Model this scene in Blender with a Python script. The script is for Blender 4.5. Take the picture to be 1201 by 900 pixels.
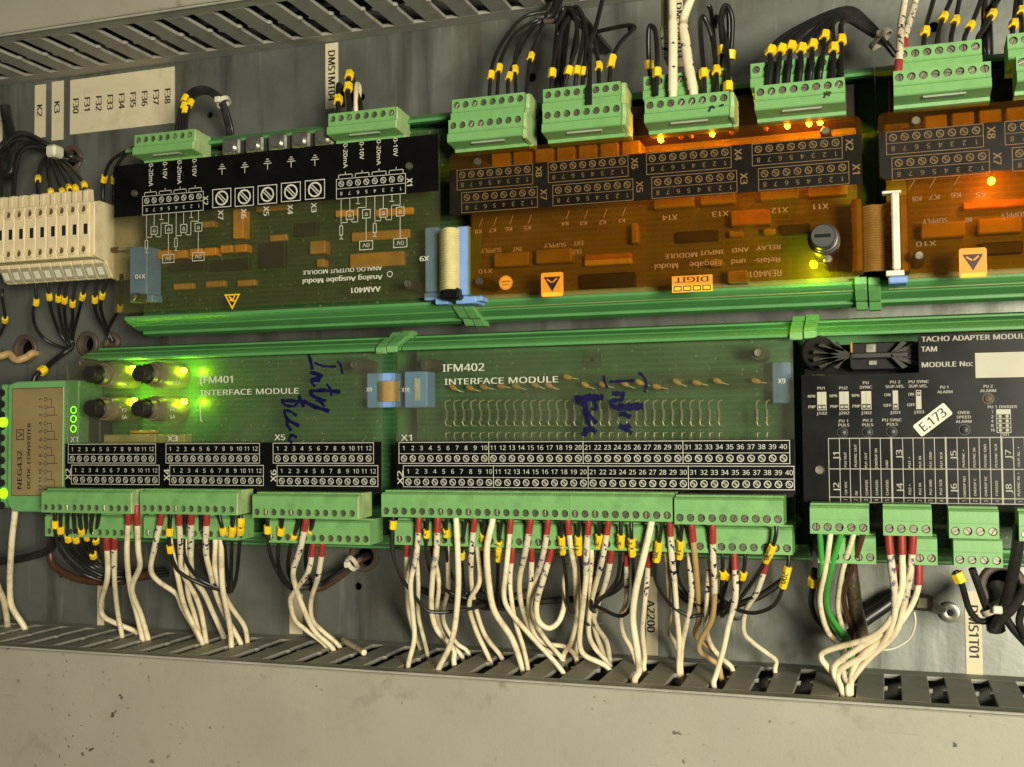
import bpy, bmesh, math, os, random
from mathutils import Vector, Matrix
random.seed(7)
SC = bpy.context.scene
COL = SC.collection
for o in list(bpy.data.objects):
    bpy.data.objects.remove(o)

# ------------------------------------------------------------------ camera
# The plate is the plane d = 0, d grows towards the camera; x right, z up, millimetres.
DCAM = 625.0                      # camera to plate, mm
FPX = 1307.58                     # focal length in photo pixels (1201 wide)
R = ((0.94791436, -0.02187214, -0.31777347),
     (0.31839217, 0.03622209, 0.9472668),
     (-0.00920834, -0.99910438, 0.04129936))
Z0 = 1.3                          # height of the camera above the floor, m
cam = bpy.data.cameras.new('camera')
cam.sensor_fit = 'HORIZONTAL'
cam.sensor_width = 36.0
cam.lens = 36.0 * FPX / 1201.0
cam.clip_start = 0.01
cam.clip_end = 50.0
camo = bpy.data.objects.new('camera', cam)
COL.objects.link(camo)
camo.matrix_world = Matrix(((R[0][0], -R[0][1], -R[0][2], 0.0),
                            (R[1][0], -R[1][1], -R[1][2], -DCAM / 1000),
                            (R[2][0], -R[2][1], -R[2][2], Z0),
                            (0, 0, 0, 1)))
SC.camera = camo

# ------------------------------------------------------------------ light
world = bpy.data.worlds.new('World')
SC.world = world
world.use_nodes = True
wb = world.node_tree.nodes['Background']
wb.inputs[0].default_value = (0.80, 0.81, 0.72, 1)
wb.inputs[1].default_value = 0.06


def area_lamp(name, loc, target, size, watts, colour):
    l = bpy.data.lights.new(name, 'AREA')
    l.shape = 'DISK'
    l.size = size
    l.energy = watts
    l.color = colour
    o = bpy.data.objects.new(name, l)
    COL.objects.link(o)
    o.location = loc
    o.rotation_euler = (Vector(target) - Vector(loc)).to_track_quat('-Z', 'Y').to_euler()
    return o


area_lamp('room_lamp', (0.52, -1.12, Z0 + 0.0), (-0.15, 0, Z0), 0.30, 25.0, (1.0, 0.92, 0.74))
SC.view_settings.view_transform = 'Standard'
SC.view_settings.look = 'None'
SC.view_settings.exposure = 0.0
SC.view_settings.gamma = 1.0
SC.cycles.max_bounces = 10
SC.cycles.transparent_max_bounces = 24
SC.cycles.sample_clamp_indirect = 4.0
SC.cycles.caustics_reflective = False
SC.cycles.caustics_refractive = False


# ------------------------------------------------------------------ pixel -> place
def ray(px, py):
    a, b, c = px - 600.5, py - 450.0, FPX
    return [R[i][0] * a + R[i][1] * b + R[i][2] * c for i in range(3)]


def U(px, py, d):
    """photo pixel on the plane d -> (x, z) in mm"""
    r = ray(px, py)
    k = (DCAM - d) / r[1]
    return r[0] * k, r[2] * k


def on_height(px, py, z):
    """photo pixel on the horizontal plane z -> (x, d)"""
    r = ray(px, py)
    k = z / r[2]
    return r[0] * k, DCAM - r[1] * k


# ------------------------------------------------------------------ materials
MATS = {}


def srgb(r, g, b):
    f = lambda c: (c / 255 / 12.92) if c / 255 <= 0.04045 else ((c / 255 + 0.055) / 1.055) ** 2.4
    return (f(r), f(g), f(b), 1)


def mat(name, rgb, rough=0.5, metal=0.0, var=0.12, scale=90.0, bump=0.0, bscale=400.0, dirt=None, spec=0.5, coat=0.0):
    m = bpy.data.materials.new(name)
    m.use_nodes = True
    nt = m.node_tree
    n, l = nt.nodes, nt.links
    p = n['Principled BSDF']
    p.inputs['Roughness'].default_value = rough
    p.inputs['Metallic'].default_value = metal
    p.inputs['Specular IOR Level'].default_value = spec
    if coat:
        p.inputs['Coat Weight'].default_value = coat
    c = srgb(*rgb)
    tc = n.new('ShaderNodeTexCoord')
    nz = n.new('ShaderNodeTexNoise')
    nz.inputs['Scale'].default_value = scale
    nz.inputs['Detail'].default_value = 5
    l.new(tc.outputs['Object'], nz.inputs['Vector'])
    rp = n.new('ShaderNodeValToRGB')
    rp.color_ramp.elements[0].position = 0.3
    rp.color_ramp.elements[1].position = 0.7
    rp.color_ramp.elements[0].color = [x * (1 - var) for x in c[:3]] + [1]
    rp.color_ramp.elements[1].color = [min(1, x * (1 + var)) for x in c[:3]] + [1]
    l.new(nz.outputs['Fac'], rp.inputs['Fac'])
    out = rp.outputs['Color']
    if dirt:
        drgb, amount, dscale = dirt
        n2 = n.new('ShaderNodeTexNoise')
        n2.inputs['Scale'].default_value = dscale
        n2.inputs['Detail'].default_value = 8
        n2.inputs['Roughness'].default_value = 0.7
        l.new(tc.outputs['Object'], n2.inputs['Vector'])
        r2 = n.new('ShaderNodeValToRGB')
        r2.color_ramp.elements[0].position = 0.5
        r2.color_ramp.elements[1].position = 0.72
        r2.color_ramp.elements[0].color = (0, 0, 0, 1)
        r2.color_ramp.elements[1].color = (amount, amount, amount, 1)
        l.new(n2.outputs['Fac'], r2.inputs['Fac'])
        mx = n.new('ShaderNodeMix')
        mx.data_type = 'RGBA'
        l.new(r2.outputs['Color'], mx.inputs[0])
        l.new(out, mx.inputs[6])
        mx.inputs[7].default_value = srgb(*drgb)
        out = mx.outputs[2]
    l.new(out, p.inputs['Base Color'])
    mr = n.new('ShaderNodeMapRange')
    mr.inputs['To Min'].default_value = max(0.03, rough - 0.1)
    mr.inputs['To Max'].default_value = min(1, rough + 0.1)
    l.new(nz.outputs['Fac'], mr.inputs['Value'])
    l.new(mr.outputs[0], p.inputs['Roughness'])
    if bump:
        n3 = n.new('ShaderNodeTexNoise')
        n3.inputs['Scale'].default_value = bscale
        n3.inputs['Detail'].default_value = 4
        l.new(tc.outputs['Object'], n3.inputs['Vector'])
        bp = n.new('ShaderNodeBump')
        bp.inputs['Strength'].default_value = bump
        bp.inputs['Distance'].default_value = 0.0006
        l.new(n3.outputs['Fac'], bp.inputs['Height'])
        l.new(bp.outputs['Normal'], p.inputs['Normal'])
    MATS[name] = m
    return m


def acrylic(name, tint, dust_haze, dust_haze_rgb, gloss_rough=0.06):
    """thin clear sheet: tinted transparency, mirror sheen by Fresnel, a dusty film with reflection haze painted in"""
    m = bpy.data.materials.new(name)
    m.use_nodes = True
    nt = m.node_tree
    n, l = nt.nodes, nt.links
    for x in list(n):
        n.remove(x)
    out = n.new('ShaderNodeOutputMaterial')
    tr = n.new('ShaderNodeBsdfTransparent')
    tr.inputs[0].default_value = (*tint, 1)
    gl = n.new('ShaderNodeBsdfGlossy')
    gl.inputs['Roughness'].default_value = gloss_rough
    lw = n.new('ShaderNodeLayerWeight')
    lw.inputs[0].default_value = 0.5
    pw = n.new('ShaderNodeMath')
    pw.operation = 'POWER'
    pw.inputs[1].default_value = 5.0
    l.new(lw.outputs['Facing'], pw.inputs[0])
    fr = n.new('ShaderNodeMapRange')
    fr.inputs['To Min'].default_value = 0.045
    fr.inputs['To Max'].default_value = 0.3
    l.new(pw.outputs[0], fr.inputs['Value'])
    mx = n.new('ShaderNodeMixShader')
    l.new(fr.outputs[0], mx.inputs[0])
    l.new(tr.outputs[0], mx.inputs[1])
    l.new(gl.outputs[0], mx.inputs[2])
    df = n.new('ShaderNodeBsdfDiffuse')
    df.inputs[0].default_value = srgb(*dust_haze_rgb)
    tl = n.new('ShaderNodeBsdfTranslucent')
    tl.inputs[0].default_value = srgb(*dust_haze_rgb)
    ad = n.new('ShaderNodeMixShader')
    ad.inputs[0].default_value = 0.5
    l.new(df.outputs[0], ad.inputs[1])
    l.new(tl.outputs[0], ad.inputs[2])
    tc = n.new('ShaderNodeTexCoord')
    nz = n.new('ShaderNodeTexNoise')
    nz.inputs['Scale'].default_value = 22
    nz.inputs['Detail'].default_value = 9
    nz.inputs['Roughness'].default_value = 0.65
    l.new(tc.outputs['Object'], nz.inputs['Vector'])
    mr = n.new('ShaderNodeMapRange')
    mr.inputs['From Min'].default_value = 0.35
    mr.inputs['From Max'].default_value = 0.75
    mr.inputs['To Min'].default_value = dust_haze * 0.5
    mr.inputs['To Max'].default_value = dust_haze * 1.8
    l.new(nz.outputs['Fac'], mr.inputs['Value'])
    # smeared room reflections, painted in as pale streaks
    mp = n.new('ShaderNodeMapping')
    mp.inputs['Scale'].default_value = (14, 14, 34)
    mp.inputs['Rotation'].default_value = (0, 0.9, 0)
    l.new(tc.outputs['Object'], mp.inputs['Vector'])
    sm = n.new('ShaderNodeTexNoise')
    sm.inputs['Scale'].default_value = 1.0
    sm.inputs['Detail'].default_value = 7
    sm.inputs['Distortion'].default_value = 1.2
    l.new(mp.outputs[0], sm.inputs['Vector'])
    sr = n.new('ShaderNodeMapRange')
    sr.inputs['From Min'].default_value = 0.58
    sr.inputs['From Max'].default_value = 0.76
    sr.inputs['To Min'].default_value = 0.0
    sr.inputs['To Max'].default_value = 0.07
    l.new(sm.outputs['Fac'], sr.inputs['Value'])
    su = n.new('ShaderNodeMath')
    su.operation = 'ADD'
    l.new(mr.outputs[0], su.inputs[0])
    l.new(sr.outputs[0], su.inputs[1])
    m2 = n.new('ShaderNodeMixShader')
    l.new(su.outputs[0], m2.inputs[0])
    l.new(mx.outputs[0], m2.inputs[1])
    l.new(ad.outputs[0], m2.inputs[2])
    l.new(m2.outputs[0], out.inputs[0])
    MATS[name] = m


def glow(name, rgb, strength):
    m = bpy.data.materials.new(name)
    m.use_nodes = True
    p = m.node_tree.nodes['Principled BSDF']
    p.inputs['Base Color'].default_value = srgb(*rgb)
    p.inputs['Emission Color'].default_value = srgb(*rgb)
    p.inputs['Emission Strength'].default_value = strength
    p.inputs['Roughness'].default_value = 0.3
    MATS[name] = m


def inked(name, rgb, ink, scale, lo, hi):
    """sheath with hand-written ink blotches"""
    m = mat(name, rgb, 0.5, var=0.08)
    nt = m.node_tree
    n, l = nt.nodes, nt.links
    p = n['Principled BSDF']
    src = p.inputs['Base Color'].links[0].from_socket
    tc = n.new('ShaderNodeTexCoord')
    nz = n.new('ShaderNodeTexNoise')
    nz.inputs['Scale'].default_value = scale
    nz.inputs['Detail'].default_value = 2
    l.new(tc.outputs['Object'], nz.inputs['Vector'])
    rp = n.new('ShaderNodeValToRGB')
    rp.color_ramp.elements[0].position = lo
    rp.color_ramp.elements[1].position = hi
    l.new(nz.outputs['Fac'], rp.inputs['Fac'])
    mx = n.new('ShaderNodeMix')
    mx.data_type = 'RGBA'
    l.new(rp.outputs['Color'], mx.inputs[0])
    l.new(src, mx.inputs[6])
    mx.inputs[7].default_value = srgb(*ink)
    l.new(mx.outputs[2], p.inputs['Base Color'])


def board_mat(name, rgb, rgb2):
    """printed circuit board: lacquer with a fine grid of tracks and solder pads"""
    m = mat(name, rgb, 0.35, var=0.15, scale=60)
    nt = m.node_tree
    n, l = nt.nodes, nt.links
    p = n['Principled BSDF']
    src = p.inputs['Base Color'].links[0].from_socket
    tc = n.new('ShaderNodeTexCoord')
    mp = n.new('ShaderNodeMapping')
    mp.inputs['Rotation'].default_value = (math.pi / 2, 0, 0)
    l.new(tc.outputs['Object'], mp.inputs['Vector'])
    br = n.new('ShaderNodeTexBrick')
    br.inputs['Scale'].default_value = 55
    br.inputs['Mortar Size'].default_value = 0.035
    br.inputs['Brick Width'].default_value = 0.9
    br.inputs['Row Height'].default_value = 0.16
    l.new(mp.outputs[0], br.inputs['Vector'])
    nz = n.new('ShaderNodeTexNoise')
    nz.inputs['Scale'].default_value = 45
    l.new(tc.outputs['Object'], nz.inputs['Vector'])
    mu = n.new('ShaderNodeMath')
    mu.operation = 'MULTIPLY'
    l.new(br.outputs['Fac'], mu.inputs[0])
    l.new(nz.outputs['Fac'], mu.inputs[1])
    mx = n.new('ShaderNodeMix')
    mx.data_type = 'RGBA'
    l.new(mu.outputs[0], mx.inputs[0])
    l.new(src, mx.inputs[6])
    mx.inputs[7].default_value = srgb(*rgb2)
    vo = n.new('ShaderNodeTexVoronoi')
    vo.inputs['Scale'].default_value = 210
    l.new(tc.outputs['Object'], vo.inputs['Vector'])
    lt = n.new('ShaderNodeMath')
    lt.operation = 'LESS_THAN'
    lt.inputs[1].default_value = 0.13
    l.new(vo.outputs['Distance'], lt.inputs[0])
    m2 = n.new('ShaderNodeMix')
    m2.data_type = 'RGBA'
    l.new(lt.outputs[0], m2.inputs[0])
    l.new(mx.outputs[2], m2.inputs[6])
    m2.inputs[7].default_value = srgb(120, 125, 100)
    l.new(m2.outputs[2], p.inputs['Base Color'])


mat('zinc', (138, 142, 134), 0.42, 0.7, 0.22, 14, 0.12, 260, dirt=((84, 80, 66), 0.5, 9))


def streaks(name):
    """grime that has run down the sheet, plus fine scratches"""
    nt = MATS[name].node_tree
    n, l = nt.nodes, nt.links
    p = n['Principled BSDF']
    src = p.inputs['Base Color'].links[0].from_socket
    tc = n.new('ShaderNodeTexCoord')
    for sc_, lo, hi, rgb, amt in (((60, 60, 7), 0.52, 0.7, (70, 68, 58), 0.6), ((160, 160, 14), 0.6, 0.72, (186, 186, 172), 0.35), ((18, 18, 18), 0.56, 0.66, (120, 118, 100), 0.4)):
        mp = n.new('ShaderNodeMapping')
        mp.inputs['Scale'].default_value = sc_
        l.new(tc.outputs['Object'], mp.inputs['Vector'])
        nz = n.new('ShaderNodeTexNoise')
        nz.inputs['Scale'].default_value = 1.0
        nz.inputs['Detail'].default_value = 6
        l.new(mp.outputs[0], nz.inputs['Vector'])
        rp = n.new('ShaderNodeValToRGB')
        rp.color_ramp.elements[0].position = lo
        rp.color_ramp.elements[1].position = hi
        rp.color_ramp.elements[0].color = (0, 0, 0, 1)
        rp.color_ramp.elements[1].color = (amt, amt, amt, 1)
        l.new(nz.outputs['Fac'], rp.inputs['Fac'])
        mx = n.new('ShaderNodeMix')
        mx.data_type = 'RGBA'
        l.new(rp.outputs['Color'], mx.inputs[0])
        l.new(src, mx.inputs[6])
        mx.inputs[7].default_value = srgb(*rgb)
        src = mx.outputs[2]
    l.new(src, p.inputs['Base Color'])


def specks(name):
    """small dark chips, scuffs and smudges on a painted face"""
    nt = MATS[name].node_tree
    n, l = nt.nodes, nt.links
    p = n['Principled BSDF']
    src = p.inputs['Base Color'].links[0].from_socket
    tc = n.new('ShaderNodeTexCoord')

    def noise(scale, lo, hi, detail=3, dist=0.0):
        mp = n.new('ShaderNodeMapping')
        mp.inputs['Scale'].default_value = scale
        l.new(tc.outputs['Object'], mp.inputs['Vector'])
        nz = n.new('ShaderNodeTexNoise')
        nz.inputs['Scale'].default_value = 1.0
        nz.inputs['Detail'].default_value = detail
        nz.inputs['Distortion'].default_value = dist
        l.new(mp.outputs[0], nz.inputs['Vector'])
        mr = n.new('ShaderNodeMapRange')
        mr.inputs['From Min'].default_value = lo
        mr.inputs['From Max'].default_value = hi
        l.new(nz.outputs['Fac'], mr.inputs['Value'])
        return mr.outputs[0]
    for a, b_, rgb, k in ((noise((210, 210, 230), 0.68, 0.73, 2), noise((16, 16, 22), 0.45, 0.62), (42, 38, 28), 0.95), (noise((60, 60, 60), 0.55, 0.7, 9), noise((7, 7, 12), 0.55, 0.68), (86, 82, 66), 0.75), (noise((40, 40, 420), 0.64, 0.72, 4, 0.6), noise((12, 12, 12), 0.5, 0.6), (110, 104, 86), 0.5)):
        mu = n.new('ShaderNodeMath')
        mu.operation = 'MULTIPLY'
        l.new(a, mu.inputs[0])
        l.new(b_, mu.inputs[1])
        m2 = n.new('ShaderNodeMath')
        m2.operation = 'MULTIPLY'
        m2.inputs[1].default_value = k
        l.new(mu.outputs[0], m2.inputs[0])
        mx = n.new('ShaderNodeMix')
        mx.data_type = 'RGBA'
        l.new(m2.outputs[0], mx.inputs[0])
        l.new(src, mx.inputs[6])
        mx.inputs[7].default_value = srgb(*rgb)
        src = mx.outputs[2]
    l.new(src, p.inputs['Base Color'])


streaks('zinc')
mat('duct', (160, 158, 146), 0.6, 0, 0.07, 40, 0.12, 900, dirt=((96, 90, 74), 0.6, 26))
mat('duct_cover', (154, 152, 136), 0.58, 0, 0.05, 30, 0.15, 700, dirt=((120, 114, 96), 0.25, 60))
specks('duct_cover')
mat('rail_green', (82, 142, 80), 0.45, 0, 0.12, 60, 0.1, 500, dirt=((44, 84, 52), 0.35, 60))
mat('plug_green', (114, 165, 98), 0.45, 0, 0.08, 80, 0.08, 900, dirt=((80, 122, 72), 0.5, 70))
mat('plug_pale', (150, 178, 118), 0.6, 0, 0.18, 120, 0.5, 300)
mat('case_green', (108, 164, 100), 0.5, 0, 0.07, 60, 0.1, 800, dirt=((66, 112, 70), 0.3, 50))
mat('marker_strip', (140, 150, 128), 0.6)
mat('screw_steel', (150, 146, 128), 0.35, 0.85, 0.25, 300, dirt=((70, 66, 54), 0.6, 250))
mat('slot_dark', (22, 22, 20), 0.7)
mat('steel', (186, 184, 172), 0.3, 0.9, 0.15, 200)
mat('beige', (218, 203, 162), 0.55, 0, 0.07, 70, 0.15, 900, dirt=((140, 122, 84), 0.4, 80))
mat('beige_dark', (84, 72, 48), 0.7)
mat('tag_grey', (150, 146, 118), 0.6)
mat('tag_white', (214, 214, 196), 0.6)
mat('label_paper', (206, 196, 164), 0.7, 0, 0.05, 50, dirt=((160, 146, 110), 0.4, 45))
mat('ink', (20, 18, 18), 0.6)
mat('marker_blue', (12, 10, 58), 0.35, 0, 0.3, 300)
mat('black_plastic', (11, 11, 11), 0.4, spec=0.3)
mat('panel_black', (9, 9, 8), 0.34, 0, 0.3, 50, dirt=((30, 28, 22), 0.35, 30), spec=0.25)
mat('panel_brown', (20, 17, 11), 0.34, 0, 0.2, 40, dirt=((50, 41, 26), 0.4, 26), spec=0.3)
mat('print_white', (196, 196, 180), 0.6, 0, 0.1, 200)
mat('print_tan', (116, 91, 48), 0.6, 0, 0.15, 200)
mat('print_dim', (142, 96, 36), 0.6, 0, 0.15, 200)
mat('print_grey', (160, 158, 142), 0.6, 0, 0.12, 200)
mat('field_white', (176, 174, 154), 0.6, 0, 0.08, 60)
mat('blue', (122, 160, 216), 0.5, 0, 0.1, 80)
mat('blue_dark', (96, 122, 160), 0.55, 0, 0.12, 80)
mat('ribbon', (206, 196, 140), 0.5, 0, 0.08, 200)
mat('ribbon_brown', (126, 92, 36), 0.5, 0, 0.15, 200)
mat('ivory', (214, 208, 190), 0.5)
mat('wire_white', (230, 217, 180), 0.45, 0, 0.07, 60, dirt=((122, 98, 60), 0.7, 110))
mat('wire_tan', (176, 148, 96), 0.5, 0, 0.1, 60, dirt=((120, 96, 58), 0.45, 60))
inked('sleeve_ink', (208, 198, 168), (24, 20, 46), 380, 0.57, 0.6)
inked('sleeve_faint', (206, 196, 166), (96, 84, 104), 330, 0.5, 0.62)
inked('sleeve_print', (228, 216, 182), (28, 20, 40), 170, 0.6, 0.63)
mat('red_end', (146, 46, 38), 0.5, 0, 0.15, 150)
mat('wire_black', (28, 27, 25), 0.38, 0, 0.2, 80, dirt=((70, 64, 52), 0.35, 70))
mat('wire_brown', (72, 46, 30), 0.45)
mat('wire_green', (60, 150, 58), 0.45)
mat('braid', (96, 86, 66), 0.45, 0.5, 0.35, 500, 0.9, 700)
mat('yellow', (240, 202, 28), 0.5, 0, 0.1, 300)
mat('amber_part', (236, 158, 30), 0.5, 0, 0.2, 60)
mat('relay_case', (176, 154, 100), 0.5, 0, 0.25, 70)
mat('tan_part', (190, 140, 52), 0.5, 0, 0.2, 120)
mat('lead_wire', (214, 206, 176), 0.3, 0.6)
mat('resistor', (86, 92, 70), 0.5)
mat('fuse_body', (104, 96, 72), 0.4, 0, 0.12, 80)
mat('fuse_cap', (34, 30, 26), 0.45)
mat('knob_grey', (62, 63, 60), 0.4)
mat('grommet', (78, 66, 54), 0.6, 0, 0.2, 60)
mat('hole_black', (6, 6, 6), 0.9)
mat('chip', (30, 34, 30), 0.5)
mat('brown_label', (160, 142, 98), 0.42, 0.3, 0.1, 50)
mat('brown_print', (36, 22, 16), 0.6)
mat('sticker_yellow', (232, 190, 40), 0.5)
mat('sticker_orange', (224, 142, 26), 0.5)
mat('sticker_black', (40, 22, 12), 0.5)
mat('sticker_cream', (226, 220, 190), 0.5)
mat('tie_white', (206, 200, 178), 0.4)
mat('amber_rail', (60, 120, 66), 0.5)
board_mat('board_green', (50, 94, 56), (74, 114, 70))
board_mat('board_dark', (44, 74, 42), (72, 92, 52))
board_mat('board_amber', (116, 118, 74), (140, 136, 86))
mat('rem_part', (172, 158, 104), 0.5, 0, 0.15, 60)
acrylic('clear_cover', (0.90, 0.92, 0.86), 0.105, (158, 160, 134))
acrylic('clear_cover_old', (0.88, 0.87, 0.79), 0.085, (150, 140, 100))
acrylic('amber_cover', (0.79, 0.62, 0.18), 0.04, (190, 140, 60))
glow('led_green', (205, 255, 10), 190.0)
glow('led_dimgreen', (130, 250, 20), 2.6)
glow('led_amber', (255, 150, 45), 340.0)
M = MATS


# ------------------------------------------------------------------ mesh building (mm; x, d, z)
class MB:
    def __init__(self):
        self.v = []
        self.f = []

    def add(self, vs, fs):
        o = len(self.v)
        self.v += vs
        self.f += [tuple(i + o for i in f) for f in fs]
        return self

    def box(self, x0, x1, d0, d1, z0, z1):
        vs = [(x, d, z) for z in (z0, z1) for d in (d0, d1) for x in (x0, x1)]
        return self.add(vs, [(0, 1, 3, 2)[::-1], (4, 5, 7, 6), (0, 1, 5, 4), (2, 3, 7, 6)[::-1], (0, 2, 6, 4)[::-1], (1, 3, 7, 5)])

    def prism(self, poly, d0, d1):
        n = len(poly)
        vs = [(x, d0, z) for x, z in poly] + [(x, d1, z) for x, z in poly]
        fs = [tuple(range(n)), tuple(range(2 * n - 1, n - 1, -1))]
        fs += [(i, (i + 1) % n, n + (i + 1) % n, n + i) for i in range(n)]
        return self.add(vs, fs)

    def sweep_x(self, prof, x0, x1, skip=(), caps=True):
        n = len(prof)
        vs = [(x0, d, z) for d, z in prof] + [(x1, d, z) for d, z in prof]
        fs = [(i, (i + 1) % n, n + (i + 1) % n, n + i) for i in range(n) if i not in skip]
        if caps:
            fs += [tuple(range(n)), tuple(range(2 * n - 1, n - 1, -1))]
        return self.add(vs, fs)

    def cyl(self, c, axis, r, L, seg=14, r2=None, caps=True):
        r2 = r if r2 is None else r2
        a = Vector(axis).normalized()
        t = a.orthogonal().normalized()
        b = a.cross(t)
        c = Vector(c)
        vs = []
        for k, (rr, h) in enumerate(((r, 0), (r2, L))):
            for i in range(seg):
                an = 2 * math.pi * i / seg
                vs.append(tuple(c + a * h + (t * math.cos(an) + b * math.sin(an)) * rr))
        fs = [(i, (i + 1) % seg, seg + (i + 1) % seg, seg + i) for i in range(seg)]
        if caps:
            fs += [tuple(range(seg))[::-1], tuple(range(seg, 2 * seg))]
        return self.add(vs, fs)

    def lathe_d(self, x, z, prof, seg=20):
        """turn a profile [(d, r)] about the line through (x, z) along d"""
        vs = []
        for d, r in prof:
            for i in range(seg):
                an = 2 * math.pi * i / seg
                vs.append((x + r * math.cos(an), d, z + r * math.sin(an)))
        fs = []
        for k in range(len(prof) - 1):
            for i in range(seg):
                j = (i + 1) % seg
                fs.append((k * seg + i, k * seg + j, (k + 1) * seg + j, (k + 1) * seg + i))
        return self.add(vs, fs)

    def tube(self, pts, r, seg=8, caps=True, flat=1.0):
        pts = [Vector(p) for p in pts]
        n = len(pts)
        tan = []
        for i in range(n):
            t = pts[min(i + 1, n - 1)] - pts[max(i - 1, 0)]
            tan.append(t.normalized() if t.length > 1e-9 else Vector((0, 0, 1)))
        nrm = tan[0].orthogonal().normalized()
        vs = []
        rs = r if isinstance(r, (list, tuple)) else [r] * n
        for i in range(n):
            nrm = (nrm - tan[i] * nrm.dot(tan[i]))
            nrm = nrm.normalized() if nrm.length > 1e-6 else tan[i].orthogonal().normalized()
            b = tan[i].cross(nrm)
            for k in range(seg):
                an = 2 * math.pi * k / seg
                vs.append(tuple(pts[i] + nrm * math.cos(an) * rs[i] + b * math.sin(an) * rs[i] * flat))
        fs = []
        for i in range(n - 1):
            for k in range(seg):
                j = (k + 1) % seg
                fs.append((i * seg + k, i * seg + j, (i + 1) * seg + j, (i + 1) * seg + k))
        if caps:
            fs += [tuple(range(seg))[::-1], tuple(range((n - 1) * seg, n * seg))]
        return self.add(vs, fs)

    # flat print in the plane d
    def quad(self, pts, d):
        return self.add([(x, d, z) for x, z in pts], [(0, 1, 2, 3)])

    def line(self, pts, w, d):
        for (x0, z0), (x1, z1) in zip(pts, pts[1:]):
            dx, dz = x1 - x0, z1 - z0
            L = math.hypot(dx, dz) or 1
            ux, uz = dx / L * w / 2, dz / L * w / 2
            self.quad([(x0 - ux - uz, z0 - uz + ux), (x0 - ux + uz, z0 - uz - ux), (x1 + ux + uz, z1 + uz - ux), (x1 + ux - uz, z1 + uz + ux)], d)
        return self

    def frame(self, x0, x1, z0, z1, w, d):
        return self.line([(x0, z0), (x1, z0)], w, d).line([(x0, z1), (x1, z1)], w, d).line([(x0, z0 + w), (x0, z1 - w)], w, d).line([(x1, z0 + w), (x1, z1 - w)], w, d)

    def ring(self, x, z, r, w, d, seg=14):
        vs = []
        for rr in (r - w / 2, r + w / 2):
            vs += [(x + rr * math.cos(2 * math.pi * i / seg), d, z + rr * math.sin(2 * math.pi * i / seg)) for i in range(seg)]
        return self.add(vs, [(i, (i + 1) % seg, seg + (i + 1) % seg, seg + i) for i in range(seg)])

    def disc(self, x, z, r, d, seg=14):
        return self.add([(x + r * math.cos(2 * math.pi * i / seg), d, z + r * math.sin(2 * math.pi * i / seg)) for i in range(seg)], [tuple(range(seg))])

    def brush(self, pts, w, d):
        """pen stroke of uneven width"""
        pts = spline2(pts, 5)
        vs, n = [], len(pts)
        for i, (x, z) in enumerate(pts):
            a, b = pts[max(0, i - 1)], pts[min(n - 1, i + 1)]
            dx, dz = b[0] - a[0], b[1] - a[1]
            L = math.hypot(dx, dz) or 1
            ww = w * (0.75 + 0.45 * abs(math.sin(i * 0.7 + n)))
            vs += [(x - dz / L * ww / 2, d + 0.004 * (i % 3), z + dx / L * ww / 2), (x + dz / L * ww / 2, d + 0.004 * (i % 3), z - dx / L * ww / 2)]
        return self.add(vs, [(2 * i, 2 * i + 1, 2 * i + 3, 2 * i + 2) for i in range(n - 1)])


def spline2(pts, k):
    if len(pts) < 3:
        return pts
    out = []
    P = [pts[0]] + list(pts) + [pts[-1]]
    for i in range(1, len(P) - 2):
        for s in range(k):
            t = s / k
            out.append(tuple(0.5 * (2 * P[i][c] + (P[i + 1][c] - P[i - 1][c]) * t + (2 * P[i - 1][c] - 5 * P[i][c] + 4 * P[i + 1][c] - P[i + 2][c]) * t * t + (-P[i - 1][c] + 3 * P[i][c] - 3 * P[i + 1][c] + P[i + 2][c]) * t ** 3) for c in range(len(P[i]))))
    out.append(tuple(pts[-1]))
    return out


ORG = {}     # object -> origin of its thing in mm


def wpos(p):
    return Vector((p[0] / 1000, -p[1] / 1000, p[2] / 1000 + Z0))


def to_mesh(name, mb, org, bevel=0.0, smooth=False, recalc=True):
    me = bpy.data.meshes.new(name)
    me.from_pydata([((x - org[0]) / 1000, -(d - org[1]) / 1000, (z - org[2]) / 1000) for x, d, z in mb.v], [], mb.f)
    bm = bmesh.new()
    bm.from_mesh(me)
    if recalc:
        bmesh.ops.recalc_face_normals(bm, faces=bm.faces)
    if bevel:
        ed = [e for e in bm.edges if len(e.link_faces) == 2 and e.calc_face_angle(0) > 0.5]
        bmesh.ops.bevel(bm, geom=ed, offset=bevel / 1000, segments=1, affect='EDGES', profile=0.5, clamp_overlap=True)
    if smooth:
        for f in bm.faces:
            f.smooth = True
        for e in bm.edges:
            if len(e.link_faces) == 2 and e.calc_face_angle(0) > 0.7:
                e.smooth = False
    bm.to_mesh(me)
    bm.free()
    return me


def setp(o, label=None, cat=None, group=None, kind=None):
    if label:
        o['label'] = label
    if cat:
        o['category'] = cat
    if group:
        o['group'] = group
    if kind:
        o['kind'] = kind
    return o


def thing(name, label, cat, org, group=None):
    o = bpy.data.objects.new(name, None)
    o.empty_display_size = 0.01
    COL.objects.link(o)
    o.location = wpos(org)
    ORG[o] = org
    return setp(o, label, cat, group)


def part(name, mb, m, parent, bevel=0.0, smooth=False, label=None, kind=None):
    org = ORG[parent]
    me = to_mesh(name, mb, org, bevel, smooth)
    me.materials.append(M[m])
    o = bpy.data.objects.new(name, me)
    COL.objects.link(o)
    o.parent = parent
    ORG[o] = org
    return setp(o, label=label, kind=kind)


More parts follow.
